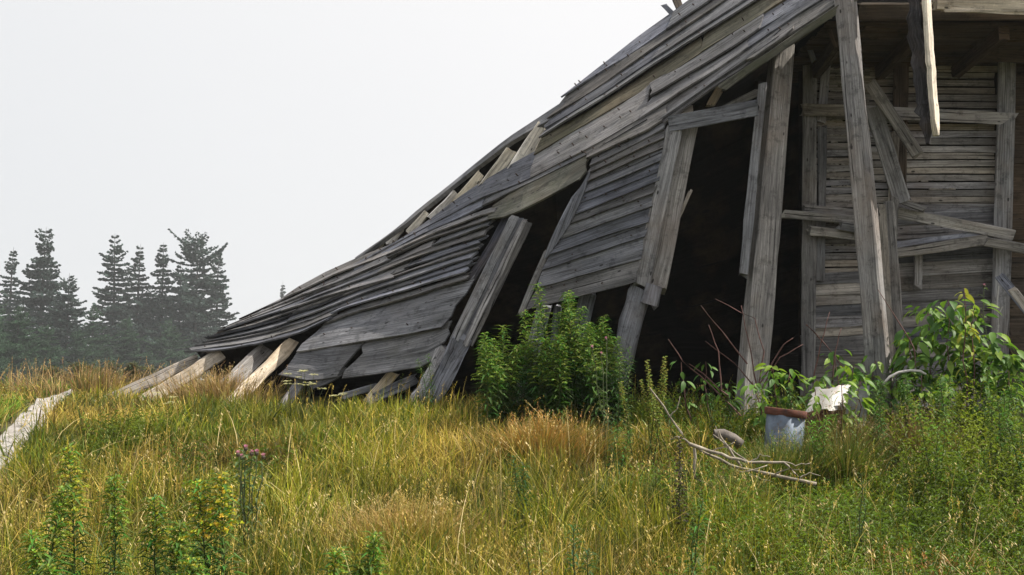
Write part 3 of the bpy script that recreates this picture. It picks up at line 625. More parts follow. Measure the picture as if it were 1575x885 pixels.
shard('panel', [(1296, 628), (1316, 622), (1322, 598), (1304, 594)], .02, ENAMEL, 7.66, 5)
shard('rusted_side', [(1244, 712), (1300, 712), (1301, 629), (1240, 631)], .10, RUST, 7.62, 8, 1.5)
sp2 = P(1313, 640, 7.5); st = thing('stone_slab', (sp2.x, sp2.y, float(gnd(sp2.x, sp2.y))), 'upright narrow grey stone slab beside the enamel sheet', 'stone')
q = MB(); beam('', None, P(1303, 716, 7.5), P(1322, 596, 7.55), .15, .07, STONE, mb=q, jit=.02, rag=.03, taper=.75, n=8); q.build('slab', STONE, st)
pp = thing('bent_pipe', P(1400, 575, 8.0), 'curved white pipe half hidden under the leafy shrub', 'pipe')
q = MB(); tube(q, [P(1358, 592, 8), P(1368, 580, 8), P(1382, 573, 8), P(1400, 570, 8), P(1415, 571, 8), P(1424, 576, 8)], .012, .010, 8); q.build('tube', WHITEP, pp, smooth=True)
cd = thing('white_cord', P(1536, 440, 9.6), 'thin white cord dangling down the right wall post', 'cord')
q = MB(); tube(q, [P(1536, 440, 9.6), P(1534, 462, 9.6), P(1533, 476, 9.6), P(1538, 480, 9.6), P(1542, 472, 9.6)], .008, .008, 5); tube(q, [P(1536, 500, 9.6), P(1533, 525, 9.6), P(1533, 550, 9.6)], .008, .007, 5); tube(q, [P(1534, 462, 9.6), P(1536, 500, 9.6)], .003, .003, 4); q.build('strand', WHITEP, cd)
# ------------------------------------------------------------------ grass (uncountable)
class Arr:
    def __init__(s): s.V = []; s.T = []; s.Cc = []; s.n = 0
    def add(s, V, T, Cc): s.V.append(V.astype(np.float32)); s.T.append((T+s.n).astype(np.int32)); s.Cc.append(Cc.astype(np.float32)); s.n += len(V)
    def build(s, name, mat, parent=None, origin=(0, 0, 0)):
        V = np.concatenate(s.V)-np.array(origin, np.float32); T = np.concatenate(s.T); Cc = np.concatenate(s.Cc)
        me = bpy.data.meshes.new(name); me.vertices.add(len(V)); me.vertices.foreach_set('co', V.ravel())
        me.loops.add(T.size); me.loops.foreach_set('vertex_index', T.ravel()); me.polygons.add(len(T))
        me.polygons.foreach_set('loop_start', np.arange(0, T.size, 3, dtype=np.int32)); me.polygons.foreach_set('loop_total', np.full(len(T), 3, np.int32))
        ca = me.color_attributes.new('Col', 'FLOAT_COLOR', 'POINT'); ca.data.foreach_set('color', np.c_[Cc, np.ones(len(Cc), np.float32)].ravel())
        me.materials.append(mat); me.update(calc_edges=True); me.validate()
        o = bpy.data.objects.new(name, me); C.objects.link(o)
        if parent: o.parent = parent; o.location = Vector(origin)-wpos(parent)
        else: o.location = origin
        return o
def blades(arr, x, y, z, h, wd, la, lean, col, root, nseg=3, pw=1.7):
    n = len(x); fa = rng.uniform(0, 2*np.pi, n); V = np.zeros((n, 2*nseg+1, 3)); K = np.zeros((n, 2*nseg+1, 3))
    for i in range(nseg+1):
        t = i/nseg; hx = lean*t**pw; px = x+np.cos(la)*h*hx; py = y+np.sin(la)*h*hx; pz = z+h*(t-.32*lean*t**2)
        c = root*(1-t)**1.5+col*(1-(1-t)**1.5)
        if i == nseg: V[:, -1] = np.c_[px, py, pz]; K[:, -1] = c
        else:
            ww = wd*(1-.55*t)/2
            V[:, 2*i] = np.c_[px+np.cos(fa)*ww, py+np.sin(fa)*ww, pz]; V[:, 2*i+1] = np.c_[px-np.cos(fa)*ww, py-np.sin(fa)*ww, pz]; K[:, 2*i] = K[:, 2*i+1] = c
    T = []
    for i in range(nseg-1): T += [[2*i, 2*i+1, 2*i+3], [2*i, 2*i+3, 2*i+2]]
    T.append([2*nseg-2, 2*nseg-1, 2*nseg]); T = np.array(T); m = 2*nseg+1
    arr.add(V.reshape(-1, 3), (T[None]+np.arange(n)[:, None, None]*m).reshape(-1, 3), K.reshape(-1, 3))
    return fa
def scatter(n, y0, y1, pw=1.35, mx=1.4):
    u = rng.random(n*3); yy = y0*(y1/y0)**u; keep = rng.random(n*3) < (y0/yy)**(pw-1.0+.0)*1.0; yy = yy[keep][:n]
    xx = rng.uniform(-1, 1, len(yy))*(yy*.53+mx); return xx, yy
bx_ = [Dbase(px) for px in range(430, 1700, 40)]
WX = np.array([(px-787.5)/F*Dbase(px) for px in range(420, 1900, 40)]); WY = np.array([Dbase(px) for px in range(420, 1900, 40)])
def outside(x, y):
    wy = np.interp(x, WX, WY); return ~((x > WX[0]) & (y > wy+.1) & (y < wy+4.5)) & (~in_poly(x, y, pathpts) | (rng.random(len(x)) < .10))
def pxof(x, y): return 787.5+x/y*F
orange = hit(838, 668); orange2 = G(830, 7.6)
def hmod(x, y):
    b = .19+.10*np.clip((7.5-y)/3.5, 0, 1)-.07*np.clip((y-9)/2, 0, 1)*(x < -1)
    px = pxof(x, y); b = b*np.where((px > 1120) & (px < 1340) & (y > 6), .85, 1)
    b = np.where(y > 14, .12, b)*np.clip((y-2.4)/1.8, .4, 1)
    return b*(.25+.85*fbm(x*1.1, y*1.1, 21)+.75*vnoise(x*4.2, y*4.2, 61))
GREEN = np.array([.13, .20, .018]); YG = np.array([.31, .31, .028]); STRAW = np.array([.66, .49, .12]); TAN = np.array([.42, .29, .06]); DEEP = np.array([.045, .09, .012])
def gcol(x, y, n):
    a = fbm(x*.8, y*.8, 31); b = fbm(x*2.3, y*2.3, 47); r = rng.random(n)
    px = pxof(x, y); dry = np.clip((a-.5)*2.8+.12+.38*np.exp(-((px-560)/230)**2)*np.exp(-((y-6.5)/2.2)**2)+.25*np.clip((y-8)/3, 0, 1)*(px < 420)-.22*np.clip((px-1000)/250, 0, 1), .05, .8)
    pt = np.clip((fbm(x*.7+9, y*.9, 131)-.33)*3, 0, 1); b = np.clip(b*.55+pt*.55, 0, 1); g_ = DEEP*(1-b[:, None])+GREEN*b[:, None]; g_ = np.where((r > .75-.4*pt)[:, None], g_, YG*(.6+.7*rng.random((n, 1))))
    left = in_left(x, y); g_ = np.where(left[:, None], np.array([.15, .29, .02])*(.7+.6*rng.random((n, 1))), g_)
    s_ = STRAW*(1-rng.random((n, 1)))+TAN*rng.random((n, 1)); isd = rng.random(n) < dry
    sp3 = np.clip((fbm(x*1.6+3, y*1.9, 211, 2)-.3)*2.4, 0, 1)[:, None]
    return np.where(isd[:, None], s_*.85, g_)*(.7+.6*rng.random((n, 1)))*(.55+.7*sp3), isd
plx = np.array([p.x for p in pl]); ply = np.array([p.y for p in pl]); od = np.argsort(ply)
def in_left(x, y): return (y < 15) & (x < np.interp(y, ply[od], plx[od]))
GR = Arr()
def field(n, y0, y1, wk, hs=1.0, nseg=3, clump=.5, **k):
    x, y = scatter(n, y0, y1, **k); n = len(x)
    nc = n//14; ci = rng.integers(0, n, nc); which = rng.integers(0, nc, n); isc = rng.random(n) < clump
    ang = rng.uniform(0, 2*np.pi, n); rad = np.abs(rng.normal(0, .045, n))
    x = np.where(isc, x[ci][which]+np.cos(ang)*rad, x); y = np.where(isc, y[ci][which]+np.sin(ang)*rad, y)
    ok = outside(x, y) & (y > 2.4); x, y, ang, isc = x[ok], y[ok], ang[ok], isc[ok]; n = len(x); z = gnd(x, y)
    col, isd = gcol(x, y, n); h = hmod(x, y)*rng.uniform(.55, 1.5, n)*hs*np.where(isd, 1.1, 1)
    la = np.where(isc, ang, rng.uniform(0, 2*np.pi, n)); lean = np.abs(rng.normal(.5, .38, n)).clip(0, 1.3)
    wd = wk*y*rng.uniform(.6, 1.5, n)*np.where(rng.random(n) < .14, 2.1, 1)*np.where(isd, .75, 1)
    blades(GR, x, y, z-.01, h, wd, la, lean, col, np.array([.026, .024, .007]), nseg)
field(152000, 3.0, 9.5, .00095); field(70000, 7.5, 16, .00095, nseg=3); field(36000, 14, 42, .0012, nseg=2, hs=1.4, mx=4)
gr = GR.build('meadow_grass', GRASSM); tag(gr, 'dense green and straw meadow grass covering the slope', kind='stuff')
# tall seeding stalks
SG = Arr()
def stalks(arr, x, y, h, col, head=True, hl=.16, wk=.0006, lean=(.3, .22), hk=1.0):
    n = len(x); z = gnd(x, y); la = rng.normal(.2, 1.6, n); ln = np.clip(np.abs(rng.normal(lean[0], lean[1], n)), 0, 1.1)
    blades(arr, x, y, z, h, wk*y*np.ones(n)+.0006, la, ln, col, col*.75, 4, pw=2.2)
    if head:
        for k in range(9):
            t = 1-hl*(k/9)*rng.uniform(.8, 1.2, n); hx = ln*t**2.2; c = np.c_[x+np.cos(la)*h*hx, y+np.sin(la)*h*hx, z+h*(t-.32*ln*t**2)]
            a = rng.uniform(0, 2*np.pi, n); s_ = rng.uniform(.010, .022, n)*hk; dv = np.c_[np.cos(a)*s_*.7, np.sin(a)*s_*.7, s_*rng.uniform(.2, 1, n)]; sd = np.c_[-np.sin(a), np.cos(a), np.zeros(n)]*(.0008+.00030*y)[:, None]*hk
            V = np.stack([c-sd*.4, c+dv*.55+sd, c+dv, c+dv*.45-sd], 1); T = np.array([[0, 1, 2], [0, 2, 3]])
            arr.add(V.reshape(-1, 3), (T[None]+np.arange(n)[:, None, None]*4).reshape(-1, 3), np.repeat(col*rng.uniform(.7, 1.05, (n, 1)), 4, 0))
x, y = scatter(6500, 3.2, 14.5); ok = outside(x, y) & (fbm(x*1.1, y*1.1, 77) > .47); x, y = x[ok], y[ok]; n = len(x)
hgt = (hmod(x, y)*1.15+.10)*rng.uniform(.7, 1.35, n)
stalks(SG, x, y, hgt, (STRAW*rng.uniform(.45, 1.05, (n, 1))+rng.uniform(-.03, .03, (n, 3))).clip(.03, .7))
x, y = scatter(900, 3.2, 8); ok = outside(x, y); x, y = x[ok], y[ok]; n = len(x)
stalks(SG, x, y, (hmod(x, y)+.12)*rng.uniform(.9, 1.6, n), np.array([.66, .52, .24])*rng.uniform(.6, 1.1, (n, 1)), hk=1.35, wk=.0009, lean=(.6, .35))
x, y = scatter(1500, 12, 17); px_ = pxof(x, y); ok = outside(x, y) & (px_ < 420) & (fbm(x, y, 5) > .35); x, y = x[ok], y[ok]; n = len(x)
stalks(SG, x, y, rng.uniform(.2, .5, n), np.array([.38, .26, .13])*rng.uniform(.6, 1.5, (n, 1)), hk=1.3)
sg = SG.build('seeding_grass', GRASSM); tag(sg, 'tall straw coloured seeding grass stalks through the meadow', kind='stuff')
def tuft(name, label, cx, cy, rad, n, hm, cols, dense=True, heads=True, cat='grass tuft', group=None, lean=(.45, .3)):
    A = Arr(); a = rng.uniform(0, 2*np.pi, n); r = np.abs(rng.normal(0, rad, n)); x = cx+np.cos(a)*r; y = cy+np.sin(a)*r*.6
    ok = outside(x, y); x, y, a = x[ok], y[ok], a[ok]; n = len(x); c = np.array(cols)[rng.integers(0, len(cols), n)]*rng.uniform(.7, 1.3, (n, 1))
    blades(A, x, y, gnd(x, y), rng.uniform(.5, 1.15, n)*hm, .0009*y, a, np.abs(rng.normal(lean[0], lean[1], n)), c, c*.6, 3)
    if heads: k = n//9; stalks(A, x[:k], y[:k], rng.uniform(.8, 1.3, k)*hm, c[:k]*1.1)
    o = A.build(name, GRASSM, origin=(cx, cy, float(gnd(cx, cy)))); tag(o, label, cat, group); return o
tuft('grass_tuft', 'bright orange dry grass tuft in front of the bush', G(832, 7.6).x, 7.6, .21, 2300, .36, [(.52, .28, .08), (.42, .24, .07), (.5, .36, .13), (.3, .22, .07), (.14, .17, .03)])
tuft('grass_tuft', 'pale straw grass tuft in the middle of the meadow', G(620, 5.6).x, 5.6, .25, 2600, .36, [(.5, .36, .13), (.42, .27, .1), (.3, .25, .06)])
tuft('grass_tuft', 'brown dry grass tuft by the crest left of the barn rafters', G(140, 13).x, 13, .6, 1100, .42, [(.3, .18, .09), (.4, .27, .12), (.14, .15, .04)])
tuft('grass_tuft', 'dry rusty grass tuft beside the rafters sticking from the ground', G(345, 10.7).x, 10.7, .35, 1100, .42, [(.36, .22, .11), (.46, .33, .16), (.2, .16, .06)])
tuft('grass_tuft', 'reddish dry grass tuft low at the bottom right', G(1430, 4.9).x, 4.9, .16, 1500, .26, [(.45, .2, .06), (.35, .2, .06)])

WC = Arr()
x, y = scatter(60000, 3.3, 10.5); px_ = pxof(x, y); dn = fbm(x*1.2, y*1.2, 91)+.35*np.clip((px_-950)/300, -.6, 1)-.25*np.clip((px_-400)/-300, 0, 1)+.25*(np.abs(np.interp(x, WX, WY)-y-.35) < .5)*(x > -2.2)
ok = outside(x, y) & (dn > .60) & (y > 2.6); x, y = x[ok], y[ok]; n = len(x); z = gnd(x, y); hh = hmod(x, y)*rng.uniform(.4, 1.25, n); tn = fbm(x*2.5, y*2.5, 13)
wc = np.array([.05, .12, .02])*(1-tn[:, None])+np.array([.17, .24, .035])*tn[:, None]; wc = wc*rng.uniform(.6, 1.3, (n, 1))
for k in range(5):
    f = (k+1)/5; a = rng.uniform(0, 2*np.pi, n); el = rng.uniform(-.2, .9, n); ln_ = rng.uniform(.02, .055, n)*(1.2-.4*f); c = np.c_[x+rng.normal(0, .012, n), y+rng.normal(0, .012, n), z+hh*f]
    dv = np.c_[np.cos(a)*np.cos(el), np.sin(a)*np.cos(el), np.sin(el)]*ln_[:, None]; sd = np.c_[-np.sin(a), np.cos(a), np.zeros(n)]*(ln_*.17)[:, None]
    V = np.stack([c, c+dv*.5+sd+[0, 0, .004], c+dv-[0, 0, .008], c+dv*.5-sd+[0, 0, .004]], 1); WC.add(V.reshape(-1, 3), (np.array([[0, 1, 2], [0, 2, 3]])[None]+np.arange(n)[:, None, None]*4).reshape(-1, 3), np.repeat(wc, 4, 0))
x, y = scatter(9000, 3.3, 9.6); px_ = pxof(x, y); dn = fbm(x*1.0, y*1.0, 191)+.33*np.clip((px_-900)/350, -.12, 1)+.16*((px_ < 640) & (y < 4.7))
ok = outside(x, y) & (dn > .62) & (y > 2.8); x, y = x[ok], y[ok]; n = len(x); z = gnd(x, y); hh = rng.uniform(.16, .40, n)*np.where(y > 6, 1.1, .8)*(1+.6*np.clip((pxof(x, y)-1330)/120, 0, 1)*(y > 5.2)); tn = fbm(x*1.5, y*1.5, 23); lx, ly = rng.normal(0, .18, n), rng.normal(0, .18, n)
wc = (np.array([.035, .08, .015])*(1-tn[:, None])+np.array([.22, .26, .04])*tn[:, None])*rng.uniform(.5, 1.25, (n, 1)); blades(WC, x, y, z, hh, .004*np.ones(n), np.arctan2(ly, lx), np.hypot(lx, ly), wc*.6, wc*.5, 3, pw=1.0)
for k in range(20):
    f = .2+.8*k/19; a = k*2.4+rng.uniform(-.5, .5, n); el = rng.uniform(.0, .9, n)+.35*f; ln_ = rng.uniform(.045, .085, n)*(1.15-.6*f); c = np.c_[x+lx*hh*f, y+ly*hh*f, z+hh*f]
    dv = np.c_[np.cos(a)*np.cos(el), np.sin(a)*np.cos(el), np.sin(el)]*ln_[:, None]; sd = np.c_[-np.sin(a), np.cos(a), np.zeros(n)]*(ln_*.11)[:, None]
    V = np.stack([c, c+dv*.5+sd+[0, 0, .005], c+dv-[0, 0, .012], c+dv*.5-sd+[0, 0, .005]], 1); WC.add(V.reshape(-1, 3), (np.array([[0, 1, 2], [0, 2, 3]])[None]+np.arange(n)[:, None, None]*4).reshape(-1, 3), np.repeat(wc*(.7+.6*f), 4, 0))
wc_o = WC.build('weed_cover', LEAF); tag(wc_o, 'low leafy green weeds mixed through the meadow grass', kind='stuff')
for px_, d_, n_, h_, lab in ((1185, 6.9, 1100, .38, 'green grass tuft in front of the metal drum'), (1235, 7.0, 900, .38, 'green grass tuft between the drum and the stone slab'), (1295, 7.0, 1100, .42, 'green grass tuft in front of the stone slab'), (1120, 6.4, 1200, .3, 'green grass tuft along the dead branch'), (1290, 7.3, 1100, .5, 'brownish grass tuft against the enamel sheet'), (1400, 7.4, 900, .45, 'brown dry grass tuft under the bent pipe')):
    tuft('grass_tuft', lab, G(px_, d_).x, d_, .11, n_, h_, [(.14, .19, .03), (.08, .14, .02), (.3, .24, .08)] if 'green' in lab else [(.2, .13, .06), (.3, .21, .09), (.1, .11, .03)])

# ------------------------------------------------------------------ plants
def leaf(q, base, d, nrm, ln, wd, col, droop=.3, fold=.25):
    d = d.normalized(); s = d.cross(nrm).normalized(); u = s.cross(d); p0 = base; p1 = base+d*ln*.45+u*ln*.05; p2 = base+d*ln-Vector((0, 0, ln*droop))
    c2 = tuple(min(1, v*random.uniform(.85, 1.2)) for v in col)
    q.add([p0, p1+s*wd/2+u*wd*fold, p1, p1-s*wd/2+u*wd*fold, p2], [(0, 2, 1), (0, 3, 2), (1, 2, 4), (2, 3, 4)], None, c2)
def frondplant(name, px, d, h, label, cat, group, leafc, plume, nl=70, ll=.07, spread=.35, stemc=(.07, .09, .03), bush=1, plumeh=.3, gz=None, lean=0):
    """upright weed: stem(s), lance leaves, feathery plume"""
    lean = lean+random.uniform(-.2, .2)*(1 if h > .3 else .6); b = G(px, d) if gz is None else gz; t = thing(name, b, label, cat, group)
    for s in range(bush):
        bb_ = b+Vector((random.uniform(-1, 1)*(.03+.035*(h > .8))*bush, random.uniform(-1, 1)*.03*bush, 0)) if bush > 1 else b; hh = h*(random.uniform(.75, 1.05) if bush > 1 else 1)
        tp = bb_+Vector((random.uniform(-.06, .06)+lean*hh, random.uniform(-.05, .05), hh)); st_ = wig(bb_-Vector((0, 0, .03)), tp, 6, .008)
        q = MB(); tube(q, st_, .005, .002, 5, stemc); q.build('stem', LEAF, t)
        q = MB(); ph = plumeh if plume else 0.0
        for i in range(nl):
            f = .06+.94*(i/nl)**.9; k = min(5, int(f*6)); p = st_[k].lerp(st_[k+1], f*6-k) if f < 1 else st_[6]
            a = i*2.4+random.uniform(-.4, .4); up = .1+.6*f; dr = Vector((math.cos(a), math.sin(a), up*random.uniform(.3, .9)))
            sz = ll*(1.15-.55*f)*random.uniform(.7, 1.25)*(.6 if f < .12 else 1)
            leaf(q, p, dr, Vector((0, 0, 1)), sz, sz*.19, tuple(c*random.uniform(.75, 1.25)*(.75+.5*f) for c in leafc), droop=random.uniform(.05, .5))
        fo = q.build('foliage', LEAF, t); fo['kind'] = 'stuff'
        if plume:
            q = MB()
            for i in range(int(26*ph/.3)+8):
                f = 1-ph*(i/(26*ph/.3+8)); k = min(5, int(f*6)); p = st_[k].lerp(st_[k+1], min(1, f*6-k)); a = i*2.4; ln = h*spread*(1-f+.06)*random.uniform(.7, 1.2)+.015
                dr = Vector((math.cos(a), math.sin(a), .75)).normalized(); m_ = max(4, int(ln/.008))
                for j in range(m_):
                    u = (j+1)/m_; c = p+dr*ln*u+Vector((0, 0, -ln*.45*u*u)); cc = tuple(v*random.uniform(.7, 1.25) for v in plume)
                    for _ in range(3):
                        v1 = Vector((random.uniform(-1, 1), random.uniform(-1, 1), random.uniform(-.3, 1))).normalized()*.009*random.uniform(.6, 1.4); v2 = v1.orthogonal().normalized()*.005
                        q.add([c-v2*.5, c+v1*.5+v2, c+v1, c+v1*.4-v2], [(0, 1, 2, 3)], None, cc)
            fl = q.build('plume', LEAF, t); fl['kind'] = 'stuff'
    return t
gl = 'goldenrod stems in the foreground'
GRN = (.075, .145, .025); YEL = (.38, .38, .04); YGR = (.28, .34, .04)
fg = [(72, 3.9, .46, YGR, 'short dark goldenrod stem nearest the left bottom corner'), (145, 4.0, .58, YEL, 'tallest yellow topped goldenrod stem at lower left'), (200, 4.1, .50, YGR, 'green topped goldenrod right of the tallest yellow one'),
      (262, 4.0, .40, YEL, 'loose pale goldenrod between the tall stems and the yellow clump'), (285, 4.2, .40, YGR, 'slim green goldenrod just left of the bright yellow clump'), (345, 3.9, .48, (.52, .46, .04), 'leafy goldenrod with bright yellow plume, left of a close pair'),
      (375, 3.95, .54, (.54, .48, .04), 'leafy goldenrod with bright yellow plume, right of a close pair'), (110, 3.6, .28, YGR, 'low goldenrod at the bottom edge between two taller stems'), (480, 3.7, .27, YEL, 'low yellowish goldenrod at the bottom edge near the pale grass'), (540, 3.8, .26, YGR, 'low green goldenrod at the bottom edge right of the yellowish one'), (310, 3.6, .24, YEL, 'low goldenrod at the bottom edge below the yellow clump')]
TOPS = [752, 690, 735, 765, 790, 745, 728, 815, 830, 835, 840]
for (px, d, h, pc, lab), ty in zip(fg, TOPS): frondplant('goldenrod', px, d+.2, max(.2, P(px, ty, d+.2).z-G(px, d+.2).z), lab, 'goldenrod', gl, GRN, pc, nl=240, ll=.11, spread=.34, plumeh=.30, bush=1 if ty < 770 else 2)
# bush of goldenrod in the doorway
bushlab = 'goldenrods massed before the low doorway'
bl = ['leftmost', 'second', 'third', 'fourth', 'fifth', 'sixth', 'seventh', 'eighth', 'ninth', 'tenth', 'eleventh', 'twelfth', 'rightmost']
bxs = [(762, 505), (778, 520), (795, 488), (812, 500), (830, 512), (846, 455), (862, 448), (878, 470), (893, 500), (908, 492), (924, 480), (942, 488), (958, 505)]
for i, (px, py) in enumerate(bxs):
    px = 848+(px-848)*.86;     d = 8.75+random.uniform(-.25, .15)-(.15 if py > 500 else 0); b = G(px, d); h = P(px, py, d).z-b.z
    frondplant('goldenrod', px, d, h, '%s dark green goldenrod in the bush before the low doorway' % bl[i] if i in (0, 12) else '%s dark green goldenrod from the left in the doorway bush' % bl[i], 'goldenrod', bushlab, random.choice([(.055, .12, .02), (.045, .10, .018), (.075, .14, .022)]), (.20, .29, .035), nl=135, ll=.15, spread=.34, plumeh=.45, bush=3)
for i, (px, py) in enumerate([(772, 560), (800, 550), (826, 556), (850, 545), (880, 556), (905, 545), (930, 550), (950, 560)]):
    d = 8.5; b = G(px, d); frondplant('goldenrod', px, d, P(px, py, d).z-b.z, '%s of eight shorter stems at the front of the doorway bush, from the left' % (['leftmost']+bl[1:7]+['rightmost'])[i], 'goldenrod', 'shorter goldenrods at the bush front', (.03, .075, .015), None, nl=110, ll=.15, bush=3)
# single weeds
W_ = [('weed', 1385, 7.6, 575, 'dense green weed under the leafy shrub, left of three', (.075, .15, .03), 150, .09), ('weed', 1455, 7.5, 570, 'dense green weed under the leafy shrub, middle of three', (.09, .17, .03), 150, .09), ('weed', 1520, 7.6, 565, 'dense green weed under the leafy shrub, right of three', (.08, .16, .03), 150, .09), ('weed', 1230, 7.9, 590, 'dark leafy weed between the drum and the corner post', (.05, .1, .025), 130, .09), ('weed', 1110, 8.0, 600, 'dark leafy weed in the shade left of the corner post', (.05, .1, .025), 130, .09), ('weed', 1330, 7.8, 565, 'dark leafy weed behind the stone slab', (.055, .11, .025), 140, .1), ('weed', 1030, 8.0, 600, 'low dark weed in front of the tall doorway', (.05, .1, .02), 120, .09),
      ('weed', 678, 9.3, 545, 'slim green weed growing against the door jamb stump', (.06, .12, .03), 80, .08), ('weed', 940, 7.9, 530, 'tall pale green thistle weed left of the yellow green weeds', (.09, .16, .05), 80, .09), ('weed', 935, 7.0, 640, 'leafy green weed below the thistle', (.07, .15, .03), 100, .09),
      ('weed', 800, 5.9, 700, 'dark leafy weed at the centre of the meadow', (.045, .09, .02), 120, .1), ('weed', 1440, 6.6, 610, 'bright green slender willowherb in front of the leafy shrub', (.13, .22, .04), 110, .08), ('weed', 1418, 6.5, 640, 'bright willowherb left of the tallest one', (.12, .21, .04), 100, .08), ('weed', 1470, 6.3, 660, 'bright willowherb right of the tallest one', (.11, .2, .04), 100, .08),
      ('weed', 1530, 6.6, 600, 'large green weed near the right edge', (.08, .15, .03), 140, .09), ('weed', 1560, 6.2, 640, 'green weed cut by the right edge', (.08, .15, .03), 120, .09), ('weed', 1500, 6.9, 590, 'yellow green weed between shrub and right edge', (.12, .18, .03), 120, .08), ('weed', 850, 4.3, 800, 'yellowish leafy weed at bottom centre', (.14, .17, .03), 80, .07), ('weed', 1060, 4.6, 770, 'green leafy weed below the dead branch', (.07, .15, .03), 110, .08),
      ('weed', 900, 4.2, 790, 'dark green weed at the bottom right of centre', (.04, .09, .025), 120, .08), ('weed', 1300, 5.2, 720, 'dark thin weed in the right meadow', (.06, .1, .03), 70, .06), ('weed', 1350, 7.2, 600, 'green weed right of the stone slab', (.07, .13, .03), 110, .09), ('weed', 1250, 7.0, 640, 'bright green grass like weed by the metal drum', (.09, .2, .03), 80, .1)]
for nm, px, d, py, lab, lc, nl, ll in W_:
    b = G(px, d); frondplant(nm, px, d, max(.12, P(px, py, d).z-b.z), lab, 'weed', None, lc, None, nl=nl, ll=ll, bush=3 if lab.startswith('dense') or 'dark leafy weed b' in lab else 2)
for i, (px, py) in enumerate([(985, 548), (996, 570), (1008, 585), (1020, 556), (1032, 580), (975, 590)]):
    d = 7.2; b = G(px, d); t = frondplant('weed', px, d, P(px, py, d).z-b.z, '%s of six yellow green weed stalks leaning by the dead branch' % ['tallest left', 'second', 'third', 'tall middle', 'rightmost', 'leftmost'][i], 'weed', 'yellow green weed stalks', (.2, .24, .04), (.25, .27, .05), nl=110, ll=.05, spread=.05, plumeh=.5, lean=.0)
t = frondplant('dock_plant', 1043, 5.7, max(.15, P(1043, 675, 5.7).z-G(1043, 5.7).z), 'dark brown seeding dock stalk under the dead branch', 'dock', None, (.05, .04, .02), (.045, .035, .016), nl=50, ll=.06, spread=.12, plumeh=.7)
# thistles
def thistle(pxs, px, d, label, group=None):
    b = G(px, d); t = thing('thistle', b, label, 'thistle', group)
    q = MB(); f = MB(); hd = []
    for (x_, y_) in pxs:
        tip = P(x_, y_, d+random.uniform(-.05, .05)); st_ = wig(b, tip, 6, .012); tube(q, st_, .006, .003, 5, (.1, .13, .06)); hd.append(tip)
        for i in range(22):
            k = random.randrange(6); p = st_[k].lerp(st_[k+1], random.random()); a = random.uniform(0, 6.3); leaf(f, p, Vector((math.cos(a), math.sin(a), .4)), Vector((0, 0, 1)), .08, .02, (.09, .14, .05), .4)
    q.build('stem', LEAF, t); o = f.build('foliage', LEAF, t); o['kind'] = 'stuff'
    for tip in hd:
        h_ = MB(); lathe(h_, [(.001, -.014), (.010, -.010), (.012, 0), (.007, .008)], Matrix.Translation(tip), 8, .05, 0, (.09, .07, .05))
        for i in range(40):
            a = random.uniform(0, 6.3); e = random.uniform(0, .9); v = Vector((math.cos(a)*e, math.sin(a)*e, 1)).normalized()*.023; s = v.orthogonal().normalized()*.003
            h_.add([tip-s, tip+s, tip+v], [(0, 1, 2)], None, random.choice([(.6, .22, .4), (.66, .34, .46), (.4, .14, .24)]))
        h_.build('flower_head', LEAF, t)
thistle([(378, 690), (387, 698), (395, 697), (405, 703), (366, 699), (372, 704)], 388, 5.3, 'pink flowering thistle in the left meadow')
thistle([(911, 535), (932, 522), (925, 545)], 935, 7.7, 'tall thistle with small pink heads before the doorway bush')
thistle([(1514, 440)], 1510, 8.3, 'lone purple thistle above the leafy shrub')
# yarrow
for i, (px, py, lab) in enumerate([(452, 578, 'white yarrow left of a small group by the wide boards'), (470, 574, 'tallest white yarrow by the wide boards'), (486, 590, 'white yarrow with low flat heads by the wide boards'), (255, 607, 'yellowish yarrow in front of the pale rafters'), (6, 600, 'white yarrow at the left edge beyond the path'), (522, 597, 'white yarrow right of the small yarrow group')]):
    d = 9.0 if px > 10 else 11.5; b = G(px, d); t = thing('yarrow', b, lab, 'yarrow', 'yarrow flowers'); q = MB(); fl = MB()
    for k in range(4):
        tip = P(px+random.uniform(-14, 14), py+random.uniform(-4, 14), d+random.uniform(-.1, .1)); tube(q, wig(b, tip, 4, .008), .004, .002, 4, (.09, .11, .04))
        for j in range(16):
            c = tip+Vector((random.uniform(-.035, .035), random.uniform(-.035, .035), random.uniform(-.006, .006))); fl.add([c+Vector(v)*.008 for v in ((-1, -1, 0), (1, -1, .3), (1, 1, 0), (-1, 1, .3))], [(0, 1, 2, 3)], None, random.choice([(.62, .6, .42), (.55, .5, .3), (.7, .68, .55)]))
    q.build('stem', LEAF, t); o = fl.build('flower_head', LEAF, t); o['kind'] = 'stuff'
